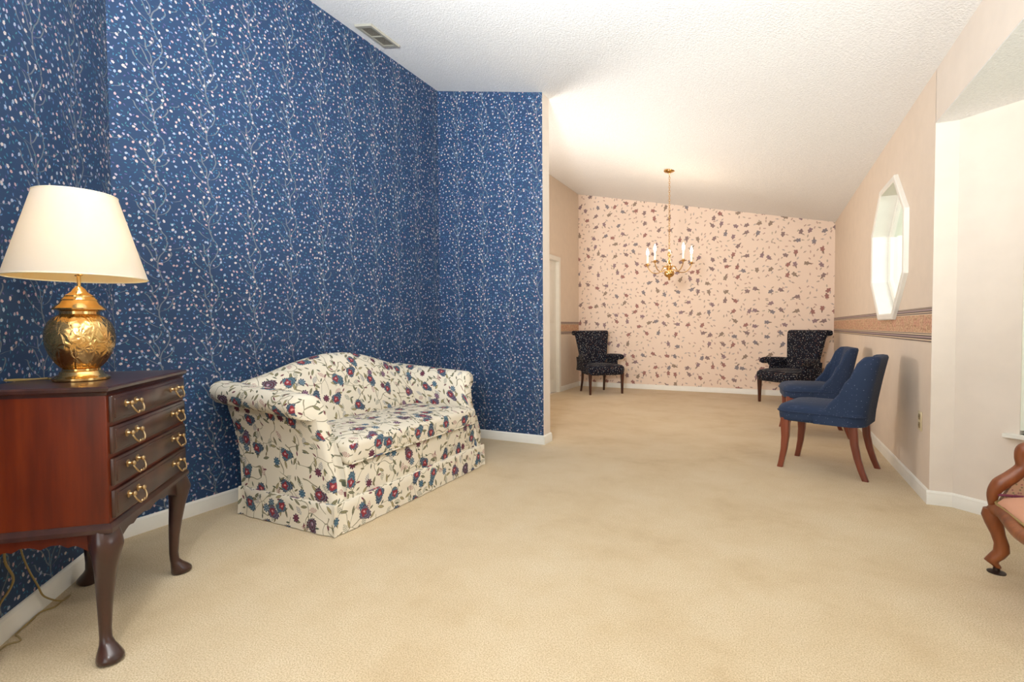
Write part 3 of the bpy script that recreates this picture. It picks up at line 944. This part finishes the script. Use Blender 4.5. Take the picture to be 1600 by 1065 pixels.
finish('bulb', bm, 'flame', lamp)
bm = new_bm()
S0, S1 = (0.190, 0.345), (0.111, 0.622)
lathe(bm, [(S0[0], S0[1]), (S1[0], S1[1]), (S1[0] - .0015, S1[1]), (S0[0] - .0015, S0[1]), (S0[0], S0[1])], seg=64)
for f in [f for f in bm.faces if len(f.verts) > 4]: bm.faces.remove(f)
for f in bm.faces:
    c_ = f.calc_center_median()
    f.material_index = 1 if max(abs(sqrt(v_.co.x ** 2 + v_.co.y ** 2) - (S0[0] - .0015 if v_.co.z < .5 else S1[0] - .0015)) for v_ in f.verts) < 2e-4 else 0
sh = finish('lamp_shade', bm, ['shade', 'shade_glow'], lamp)
for r, z in ((S0[0], S0[1]), (S1[0], S1[1])):
    bm = new_bm()
    tube(bm, [(r * cos(a), r * sin(a), z) for a in [2 * pi * i / 64 for i in range(65)]], 0.0022, 6)
    if z == S0[1]: finish('shade_ring', bm, 'candle', sh)
for k in range(3):
    a = 2 * pi * k / 3 + 0.4
    tube(bm, [(0, 0, S1[1] - 0.03), (S1[0] * cos(a), S1[0] * sin(a), S1[1])], 0.0015, 6)
finish('shade_ring', bm, 'candle', sh)
bm = new_bm()
tube(bm, smooth_path([(-.06, -.02, .006), (-.09, -.045, .005), (-.14, -.085, .005), (-.175, -.11, .005), (-.17, -.14, .005), (-.13, -.125, .005), (-.08, -.06, .009)], 6), .003, 6)
finish('cord', bm, 'cord', lamp)
point('lamp_bulb_light', (LX, LY, LZ + 0.47), 48.0, (1.0, 0.80, 0.50), 0.03)

# cords hanging under the chest
bm = new_bm()
c1 = [dpt(0.815, 0.012, 0.36), dpt(0.82, 0.012, 0.31), dpt(0.833, 0.02, 0.262), dpt(0.803, 0.022, 0.20), dpt(0.815, 0.022, 0.170), dpt(0.875, 0.022, 0.135), dpt(0.93, 0.022, 0.06), (-2.12, 0.62, 0.004), (-2.0, 0.50, 0.004)]
tube(bm, smooth_path(c1, 8), 0.0038, 8); tag(finish('power_cord', bm, 'cord'), 'thick gold cord hanging down the blue wall, leftmost under the chest', 'cord', 'cords under the chest')
bm = new_bm()
c2 = [dpt(0.75, 0.012, 0.34), dpt(0.74, 0.012, 0.26), dpt(0.72, 0.02, 0.183), dpt(0.68, 0.022, 0.110), (-2.328, 0.812, 0.055), (-2.335, 0.862, 0.012), (-2.375, 0.905, 0.004), (-2.36, 0.882, 0.004), (-2.325, 0.84, 0.004),
      dpt(0.665, 0.022, 0.004), dpt(0.72, 0.022, 0.004), dpt(0.80, 0.024, 0.004), (-2.205, 0.70, 0.004), (-2.172, 0.692, 0.004), (-2.18, 0.66, 0.004), (-2.12, 0.60, 0.004)]
tube(bm, smooth_path(c2, 8), 0.003, 8); tag(finish('power_cord', bm, 'cord'), 'thin gold cord looping over the baseboard and carpet behind the chest leg', 'cord', 'cords under the chest')

# ------------------------------------------------------------------ sofa
sofa = thing('sofa', 'cream floral camelback loveseat with rolled arms against the blue wall', 'sofa', (0, 0, 0))
SY0, SY1, SXB, SXF = 1.745, 3.178, -2.585, -1.872
OX, OY = (SXB + SXF) / 2, (SY0 + SY1) / 2
sofa.location = (OX, OY, 0)
def lc(p): return (p[0] - OX, p[1] - OY, p[2])
def lerp(a, b, t): return a + (b - a) * t
def interp(tab, x):
    if x <= tab[0][0]: return tab[0][1]
    for (a, b), (c, d) in zip(tab, tab[1:]):
        if x <= c: 
            t = (x - a) / (c - a); t = t * t * (3 - 2 * t)
            return b + (d - b) * t
    return tab[-1][1]
xfront = lambda z: interp([(0.0, SXF - .008), (.27, SXF - .010), (.40, SXF - .045), (.52, SXF - .115), (.60, SXF - .125), (.8, SXF - .13)], z)
xrear = lambda z: interp([(0.0, SXB - .002), (.3, SXB - .018), (.75, SXB - .12)], z)
def arm(sign, y0):
    bm = new_bm()
    rings = []
    ts = [-0.01, 0.0, 0.02, 0.1, 0.25, 0.4, 0.55, 0.7, 0.82, 0.9, 0.96, 0.985, 1.0]
    for t in ts:
        H = lerp(.735, .688, t)
        ins = {0: 0.03, -0.01: .045, 1.0: .018, .985: .006}.get(t, 0.0)
        raw = [(0, .135), (0, .25), (-.002, .36), (.0, .46), (.008, .52), (.022, H - .118), (.045, H - .125), (.078, H - .112), (.100, H - .085), (.104, H - .052), (.092, H - .022), (.066, H - .005),
               (.030, H), (-.010, H - .004), (-.045, H - .024), (-.070, H - .065), (-.084, H - .13), (-.092, .46), (-.094, .36), (-.094, .25), (-.094, .135)]
        cyy = sum(p[0] for p in raw) / len(raw)
        ring = []
        for d, z in raw:
            d2 = d; z2 = z
            if ins:
                cd, cz = (-.045, z) if z < .5 else (.0, min(z, H - .06))
                L_ = sqrt((d - cd) ** 2 + (z - cz) ** 2) or 1
                d2 = d - (d - cd) / L_ * min(ins, L_ * .9); z2 = z - (z - cz) / L_ * min(ins, L_ * .9)
            x = lerp(xrear(z), xfront(z), max(t, 0))
            if d > .03: x -= (.05 if sign < 0 else .008) * min(1, (d - .03) / .06) * max(t, 0) ** 3
            if t == 1.0: x += 0.006
            if t == -0.01: x -= 0.004
            ring.append(lc((x, y0 + sign * d2, z2)))
        rings.append(ring)
    loft(bm, rings)
    return finish('arm', bm, 'chintz', sofa, angle=55)
arm(-1, SY0 + .008); arm(1, SY1 - .008)
# camel back
bm = new_bm(); rings = []
N_ = 34
for i in range(N_ + 1):
    t = i / N_; y = lerp(SY0 + .035, SY1 - .035, t)
    H = .728 + .128 * max(0.0, sin(pi * min(1, max(0, (t * 1.04 - .02))))) ** 1.35
    e = 0.0 if 0 < i < N_ else 0.012
    wv = 0.022 * (1 - (2 * t - 1) ** 4)
    ring = [(-2.40 + .01, .15), (-2.405, .30), (-2.415 + wv, .44), (-2.452 + wv, .56), (-2.50 + wv, H - .12), (-2.525 + wv * .6, H - .055), (-2.552, H - .018), (-2.59, H - e), (-2.64, H - .004 - e), (-2.685, H - .024),
            (-2.712, H - .066), (-2.716, H - .13), (-2.69, .5), (-2.62, .3), (-2.585, .15)]
    rings.append([lc((x, y, z)) for x, z in ring])
loft(bm, rings); finish('backrest', bm, 'chintz', sofa, angle=60)
# base rail
bm = new_bm(); box(bm, -2.45 - OX, SXF - .012 - OX, SY0 + .095 - OY, SY1 - .095 - OY, .13, .325, .012, 3)
finish('front_rail', bm, 'chintz', sofa)
# cushion
bm = new_bm()
cx0, cx1, cy0, cy1 = -2.435, SXF + .006, SY0 + .100, SY1 - .100
nx, ny = 10, 18
def cushion_pt(i, j, top):
    u_, v_ = i / nx, j / ny
    x = lerp(cx0, cx1, u_); y = lerp(cy0, cy1, v_)
    edge = min(1, min(u_ * 6, (1 - u_) * 6, v_ * 12, (1 - v_) * 12))
    z = .437 + .022 * (1 - (2 * u_ - 1) ** 4) * (1 - (2 * v_ - 1) ** 6) + .010 * min(1, edge)
    return (x, y, z if top else .327)
T = [[bm.verts.new(lc(cushion_pt(i, j, True))) for j in range(ny + 1)] for i in range(nx + 1)]
Bv = [[bm.verts.new(lc(cushion_pt(i, j, False))) for j in range(ny + 1)] for i in range(nx + 1)]
for i in range(nx):
    for j in range(ny):
        bm.faces.new((T[i][j], T[i + 1][j], T[i + 1][j + 1], T[i][j + 1])); bm.faces.new((Bv[i][j], Bv[i][j + 1], Bv[i + 1][j + 1], Bv[i + 1][j]))
for i in range(nx):
    bm.faces.new((T[i][0], Bv[i][0], Bv[i + 1][0], T[i + 1][0])); bm.faces.new((T[i][ny], T[i + 1][ny], Bv[i + 1][ny], Bv[i][ny]))
for j in range(ny):
    bm.faces.new((T[0][j], T[0][j + 1], Bv[0][j + 1], Bv[0][j])); bm.faces.new((T[nx][j], Bv[nx][j], Bv[nx][j + 1], T[nx][j + 1]))
bm.normal_update()
be = [e for e in bm.edges if len(e.link_faces) == 2 and e.link_faces[0].normal.dot(e.link_faces[1].normal) < 0.5]
bmesh.ops.bevel(bm, geom=be, offset=.022, segments=4, affect='EDGES', profile=.5)
cu = finish('seat_cushion', bm, 'chintz', sofa, angle=60)
bm = new_bm()
xp = cx1 - .002
tube(bm, [lc((xp, y, .333 + .0)) for y in [lerp(cy0 + .02, cy1 - .02, i / 10) for i in range(11)]], .005, 8)
finish('piping', bm, 'chintz', cu)
# skirt with corner pleats
def skirt_ring(g, z):
    P = []
    x0, x1, y0, y1 = SXB - g * .3, SXF + g + .008, SY0 - g - .006, SY1 + g - .004
    def side(a, b, n):
        for i in range(n):
            t = i / n
            wob = 0.0035 * sin(i * 2.1 + a[0] * 7) * (1 - z / .16)
            d = Vector((b[0] - a[0], b[1] - a[1])).normalized(); nn = Vector((d.y, -d.x))
            pleat = -0.012 if i == 1 or i == n - 1 else 0
            P.append((lerp(a[0], b[0], t) + nn.x * (wob + pleat) - OX, lerp(a[1], b[1], t) + nn.y * (wob + pleat) - OY, z))
    side((x0, y0), (x1, y0), 22); side((x1, y0), (x1, y1), 40); side((x1, y1), (x0, y1), 22); side((x0, y1), (x0, y0), 12)
    return P
bm = new_bm()
loft(bm, [skirt_ring(g, z) for g, z in ((.000, .155), (.003, .152), (.003, .12), (.005, .06), (.008, .004))])
finish('skirt', bm, 'chintz', sofa, angle=50)

# ------------------------------------------------------------------ speckled armchairs (local: faces -Y)
def rrect(w_, d_, cx, cy, z, r, n=5, wr=None):
    """rounded rectangle ring, front width w_, rear width wr"""
    wr = wr or w_
    P = []
    for qx, qy, a0 in ((1, 1, 0), (-1, 1, 90), (-1, -1, 180), (1, -1, 270)):
        W = wr if qy > 0 else w_
        for k in range(n):
            a = radians(a0 + 90 * k / (n - 1))
            P.append((cx + qx * (W / 2 - r) + r * cos(a), cy + qy * (d_ / 2 - r) + r * sin(a), z))
    return P
def make_armchair(label, loc, rz, group=None):
    t = thing('armchair', label, 'armchair', loc, rz, group)
    bm = new_bm()
    loft(bm, [rrect(.50, .44, 0, -.02, .288, .06, wr=.40), rrect(.575, .50, 0, -.025, .295, .08, wr=.45), rrect(.60, .53, 0, -.03, .33, .09, wr=.47), rrect(.61, .54, 0, -.03, .37, .09, wr=.47), rrect(.60, .53, 0, -.03, .405, .09, wr=.46),
              rrect(.55, .48, 0, -.03, .432, .08, wr=.42), rrect(.44, .38, 0, -.03, .448, .07, wr=.34), rrect(.22, .2, 0, -.03, .455, .05, wr=.18)])
    finish('seat', bm, 'black_fab', t, angle=70)
    bm = new_bm(); rings = []
    for z, w_, y, th_ in ((.36, .42, .20, .09), (.45, .43, .205, .10), (.55, .455, .22, .095), (.65, .485, .235, .09), (.75, .52, .25, .085), (.84, .55, .265, .08), (.90, .575, .28, .08), (.935, .59, .298, .085), (.952, .592, .318, .075), (.956, .585, .332, .05)):
        rings.append([(p[0], p[1] + .012 * (1 - (2 * p[0] / w_) ** 2) if False else p[1], p[2]) for p in rrect(w_, th_, 0, y, z, .03)])
    loft(bm, rings)
    bk = finish('backrest', bm, 'black_fab', t, angle=70)
    bm = new_bm()
    rings = []
    for x, r in ((-.302, .018), (-.300, .032), (-.28, .038), (0, .037), (.28, .038), (.300, .032), (.302, .018)):
        rings.append([(x, .342 + r * cos(2 * pi * k / 14), .918 + r * sin(2 * pi * k / 14)) for k in range(14)])
    loft(bm, rings); finish('scroll_top', bm, 'black_fab', bk, angle=60)
    for s in (-1, 1):
        bm = new_bm(); rings = []
        for y, x, z, a, b in ((.22, .225, .545, .035, .04), (.12, .25, .548, .045, .045), (0, .275, .552, .048, .045), (-.10, .29, .555, .050, .043), (-.15, .293, .552, .050, .040), (-.168, .293, .55, .042, .032), (-.174, .293, .55, .02, .016)):
            rings.append([(s * x + a * cos(2 * pi * k / 14), y, z + b * sin(2 * pi * k / 14)) for k in range(14)])
        loft(bm, rings)
        loft(bm, [[(s * q + p[0], p[1], z) for p in rrect(.05, l_, 0, c_, z, .02, 4)] for z, q, l_, c_ in ((.34, .262, .36, .06), (.42, .258, .31, .075), (.48, .262, .29, .08), (.545, .272, .33, .055))])
        finish('arm', bm, 'black_fab', t, angle=60)
    for s in (-1, 1):
        bm = new_bm()
        loft(bm, [rrect(w_, w_, s * .265, -.232, z, .006, 3) for z, w_ in ((0, .026), (.006, .028), (.02, .029), (.15, .036), (.30, .046), (.32, .046))])
        finish('leg', bm, 'dark_leg', t, angle=50)
        bm = new_bm()
        loft(bm, [rrect(w_, w_, s * x, y, z, .006, 3) for z, w_, x, y in ((0, .026, .20, .245), (.05, .027, .197, .236), (.12, .030, .193, .222), (.2, .033, .19, .208), (.32, .038, .188, .20))])
        finish('leg', bm, 'dark_leg', t, angle=50)
    return t
ac = make_armchair('dark speckled armchair in the far left corner beside the doorway', (-2.304, 7.474, 0), radians(43.6), 'dark speckled armchairs')
ac2 = dup_tree(ac); ac2.location = (0.27, 7.42, 0); ac2.rotation_euler = (0, 0, radians(-45))
ac2['label'] = 'dark speckled armchair in the far right corner behind the blue chairs'

# ------------------------------------------------------------------ navy dining chairs (local: faces -Y)
def make_side_chair(label, loc, rz):
    t = thing('dining_chair', label, 'chair', loc, rz, 'navy dining chairs')
    bm = new_bm()
    loft(bm, [rrect(.45, .47, 0, 0, .343, .07), rrect(.475, .505, 0, 0, .350, .08), rrect(.48, .51, 0, 0, .37, .08), rrect(.485, .515, 0, 0, .405, .08)], uv=True)
    loft(bm, [rrect(.488, .52, 0, 0, .402, .08), rrect(.492, .524, 0, 0, .410, .08), rrect(.488, .52, 0, 0, .430, .08), rrect(.465, .49, 0, -.003, .450, .08), rrect(.40, .42, 0, -.008, .466, .07), rrect(.28, .30, 0, -.012, .477, .06), rrect(.12, .14, 0, -.015, .481, .04)])
    st_ = finish('seat', bm, 'navy_fab', t, angle=60)
    bm = new_bm(); rr_ = rrect(.496, .528, 0, 0, .412, .08)
    tube(bm, rr_ + [rr_[0]], .005, 6); finish('piping', bm, 'navy_fab', st_)
    # wrap-around back
    path = []
    W, Yr, Rr = .245, .262, .11
    yf = -.02
    nst = 9
    for i in range(nst): path.append((W, lerp(yf, Yr - Rr, i / (nst - 1)), 1, 0))
    for k in range(1, 8):
        a = radians(90 * k / 8); path.append((W - Rr + Rr * cos(a), Yr - Rr + Rr * sin(a), cos(a), sin(a)))
    for i in range(9): path.append((lerp(W - Rr, -(W - Rr), i / 8), Yr, 0, 1))
    for k in range(1, 8):
        a = radians(90 + 90 * k / 8); path.append((-(W - Rr) + Rr * cos(a), Yr - Rr + Rr * sin(a), cos(a), sin(a)))
    for i in range(nst): path.append((-W, lerp(Yr - Rr, yf, i / (nst - 1)), -1, 0))
    rings = []
    for idx, (x, y, nx_, ny_) in enumerate(path):
        q = (y - yf) / (Yr - yf)
        zt_ = .425 + (.815 - .425) * interp([(0, 0), (.16, .05), (.40, .27), (.58, .60), (.72, .92), (.84, .99), (1, 1)], q)
        th_ = .058 if ny_ > .3 else .045
        ring = []
        def pt(o, z):
            f = max(0, (z - .36) / .455)
            lean = .078 * f ** 1.25 * max(0, q) ** .8
            ins = -.018 * f * abs(nx_)
            return (x + nx_ * (o + ins), y + ny_ * o + lean, z)
        zs = [.345, .42, .50, .58, .66, .74, .80]
        H_ = zt_ - .02
        for z in zs: ring.append(pt(0.004, lerp(.345, H_, (z - .345) / .455)))
        ring += [pt(-.006, zt_ - .004), pt(-th_ * .5, zt_), pt(-th_ + .006, zt_ - .006)]
        for z in reversed(zs): ring.append(pt(-th_, lerp(.345, H_, (z - .345) / .455)))
        rings.append(ring)
    bm = new_bm(); loft(bm, rings); finish('backrest', bm, 'navy_fab', t, angle=60)
    for s in (-1, 1):
        bm = new_bm()
        loft(bm, [rrect(w_, w_, s * x, y, z, .008, 3) for z, w_, x, y in ((0, .036, .206, -.238), (.05, .036, .204, -.228), (.13, .040, .201, -.214), (.22, .047, .200, -.206), (.30, .054, .200, -.206), (.36, .056, .200, -.206))])
        finish('leg', bm, 'cherry', t, angle=50)
        bm = new_bm()
        loft(bm, [rrect(w_, w_, s * x, y, z, .008, 3) for z, w_, x, y in ((0, .036, .208, .275), (.06, .038, .205, .252), (.14, .041, .202, .228), (.23, .045, .200, .210), (.36, .050, .200, .200))])
        finish('leg', bm, 'cherry', t, angle=50)
    return t
dc = make_side_chair('navy upholstered dining chair with curved reddish wood legs, nearest the outlet', (0.382, 4.195, 0), radians(-107.9))
dc2 = dup_tree(dc); dc2.location = (0.385, 5.50, 0); dc2.rotation_euler = (0, 0, radians(-86))
dc2['label'] = 'navy upholstered dining chair standing behind the nearer matching one'

# ------------------------------------------------------------------ chandelier
CX, CY = -1.04, 6.155
cz = CE(CX)
ch = thing('chandelier', 'brass candle chandelier with lit bulbs hanging on a long chain', 'chandelier', (CX, CY, cz))
D = lambda z: z - cz
bm = new_bm(); lathe(bm, [(0, D(cz) + .0), (.064, .004), (.066, -.006), (.060, -.014), (.044, -.022), (.018, -.030), (.010, -.036), (.007, -.05), (0, -.05)], seg=28)
finish('canopy', bm, 'brass', ch)
bm = new_bm()
z = -.048; k = 0
while z > D(1.955):
    pts = []
    for i in range(13):
        a = 2 * pi * i / 12
        q = (.0085 * cos(a), 0, -.016 * sin(a) - .016) if k % 2 else (0, .0085 * cos(a), -.016 * sin(a) - .016)
        pts.append((q[0], q[1], z + q[2]))
    tube(bm, pts, .0026, 5, caps=False)
    z -= .026; k += 1
finish('chain', bm, 'brass', ch)
bm = new_bm()
lathe(bm, [(0, D(1.955)), (.006, D(1.95)), (.012, D(1.93)), (.007, D(1.915)), (.008, D(1.90)), (.018, D(1.885)), (.022, D(1.865)), (.012, D(1.845)), (.010, D(1.81)), (.016, D(1.79)), (.024, D(1.77)), (.014, D(1.75)),
           (.016, D(1.73)), (.030, D(1.72)), (.032, D(1.705)), (.024, D(1.695)), (.042, D(1.685)), (.056, D(1.665)), (.060, D(1.645)), (.054, D(1.622)), (.036, D(1.605)), (.016, D(1.597)), (.010, D(1.588)), (.014, D(1.58)), (.008, D(1.568)), (0, D(1.562))], seg=28)
finish('body', bm, 'brass', ch)
cam_a = radians(27.07)
for phi in (0, 72, 144, 216, 288):
    a = radians(phi) + cam_a
    dx, dy = cos(a), sin(a)
    bm = new_bm()
    P = [(.02, 1.712), (.05, 1.735), (.075, 1.715), (.10, 1.675), (.145, 1.655), (.20, 1.665), (.24, 1.70), (.262, 1.74), (.265, 1.755)]
    tube(bm, smooth_path([(dx * r, dy * r, D(z)) for r, z in P], 5), .0052, 8)
    ar = finish('arm', bm, 'brass', ch)
    px, py = dx * .265, dy * .265
    bm = new_bm(); lathe(bm, [(0, D(1.752)), (.012, D(1.752)), (.016, D(1.757)), (.034, D(1.760)), (.038, D(1.766)), (.036, D(1.767)), (.014, D(1.763)), (.013, D(1.78)), (.015, D(1.782)), (0, D(1.782))], px, py, 20)
    finish('drip_pan', bm, 'brass', ar)
    bm = new_bm(); lathe(bm, [(0, D(1.764)), (.0115, D(1.764)), (.0115, D(1.872)), (.009, D(1.876)), (0, D(1.876))], px, py, 16)
    finish('candle_sleeve', bm, 'candle', ar)
    bm = new_bm(); lathe(bm, [(0, D(1.874)), (.007, D(1.876)), (.013, D(1.893)), (.0165, D(1.912)), (.014, D(1.932)), (.008, D(1.95)), (.003, D(1.966)), (0, D(1.97))], px, py, 16)
    finish('bulb', bm, 'flame', ar)
    point('candle_light', (CX + px, CY + py, 1.925), 9.0, (1.0, 0.78, 0.55), 0.02)

# ------------------------------------------------------------------ antique parlour chair at the right edge
AX, AY = 0.845, 2.70
pc = thing('parlor_chair', 'low antique carved walnut chair with pink seat, cut off at the right edge', 'chair', (AX, AY, 0))
def carved(name, pts, rad, par, m='walnut', n=5, ridge=True):
    bm = new_bm(); path = smooth_path(pts, n)
    k = len(pts) - 1
    rr = []
    for i in range(len(path)):
        f = i / n; a = int(min(f, k - 1e-6)); t = f - a
        rr.append(lerp(rad[a], rad[min(a + 1, k)], t) if isinstance(rad, (list, tuple)) else rad)
    tube(bm, path, rr, 12)
    return finish(name, bm, m, par, angle=60)
def scroll_leg(sx, sy, x, y):
    bm = new_bm()
    prof = [(.262, .0, .034, .030), (.235, -.004, .036, .032), (.20, .002, .030, .027), (.16, .014, .024, .022), (.12, .026, .024, .022), (.09, .026, .026, .023), (.065, .010, .027, .022), (.048, -.004, .024, .020), (.040, .000, .018, .018), (.028, .012, .014, .015), (.022, .015, .012, .013)]
    loft(bm, [[(x + sx * d + a_ * cos(2 * pi * k / 14), y + b_ * sin(2 * pi * k / 14), z) for k in range(14)] for z, d, a_, b_ in prof])
    lg = finish('leg', bm, 'walnut', pc, angle=60)
    bm = new_bm(); lathe(bm, [(0, 0), (.030, 0.0), (.030, .004), (.012, .010), (.010, .024), (0, .026)], x + sx * .012, y, 16)
    finish('foot_plate', bm, 'iron', lg)
scroll_leg(1, 1, -.010, 0.0); scroll_leg(1, 1, -.010, -.62); scroll_leg(-1, 1, .58, 0.0); scroll_leg(-1, 1, .58, -.62)
# serpentine seat rail (front), side rails
carved('seat_rail', [(-.012, .01, .25), (-.005, -.06, .272), (-.02, -.18, .274), (-.03, -.31, .268), (-.02, -.44, .274), (-.005, -.56, .272), (-.012, -.63, .25)], [.024, .026, .025, .025, .025, .026, .024], pc)
carved('side_rail', [(0, 0, .25), (.29, .01, .255), (.58, 0, .25)], .027, pc)
carved('side_rail', [(0, -.62, .25), (.29, -.63, .255), (.58, -.62, .25)], .027, pc)
carved('back_rail', [(.58, 0, .25), (.60, -.31, .255), (.58, -.62, .25)], .027, pc)
# seat
bm = new_bm()
def seat_ring(g, z): return [(p[0] + .285, p[1] - .31, p[2]) for p in rrect(.60 - g, .64 - g, 0, 0, z, max(.01, .06 - g * .1), 5)]
loft(bm, [seat_ring(.03, .255), seat_ring(.0, .27), seat_ring(.0, .295), seat_ring(.03, .318), seat_ring(.12, .340), seat_ring(.30, .356), seat_ring(.48, .36)])
st = finish('seat', bm, 'pink', pc, angle=60)
bm = new_bm(); tube(bm, [(p[0], p[1], p[2]) for p in seat_ring(-.004, .296)] + [seat_ring(-.004, .296)[0]], .005, 6)
finish('piping', bm, 'cord', st)
# scrolled side frames rising to the back
for s, y in ((1, .015), (-1, -.635)):
    carved('arm_frame', [(-.008, y, .262), (-.010, y, .318), (.010, y, .362), (.048, y, .400), (.078, y, .442), (.072, y, .485), (.082, y, .515), (.115, y, .525), (.17, y, .515), (.26, y, .51), (.38, y, .56), (.50, y, .64), (.58, y, .74)],
           [.014, .020, .027, .026, .023, .020, .024, .024, .020, .022, .024, .024, .022], pc)
    bm = new_bm()
    prism(bm, [(.01, .29), (.58, .29), (.58, .72), (.48, .61), (.36, .54), (.17, .50), (.10, .46), (.06, .40)], lambda a, b, d: (a, y - .012 + d, b), .024)
    finish('side_panel', bm, 'tan_fab', pc, smooth=False)
carved('crest_rail', [(.58, .015, .74), (.62, -.12, .82), (.63, -.31, .86), (.62, -.5, .82), (.58, -.635, .74)], [.024, .028, .034, .028, .024], pc)
bm = new_bm()
prism(bm, [(0, .28), (-.62, .28), (-.62, .73), (-.5, .81), (-.31, .85), (-.12, .81), (0, .73)], lambda a, b, d: (.575 + d, a, b), .05)
finish('backrest', bm, 'tan_fab', pc, smooth=False)
bm = new_bm(); tube(bm, [(.0, .0, .322), (.10, .0, .325), (.3, .0, .335), (.56, .0, .34)], .005, 6); finish('piping', bm, 'purple', pc)
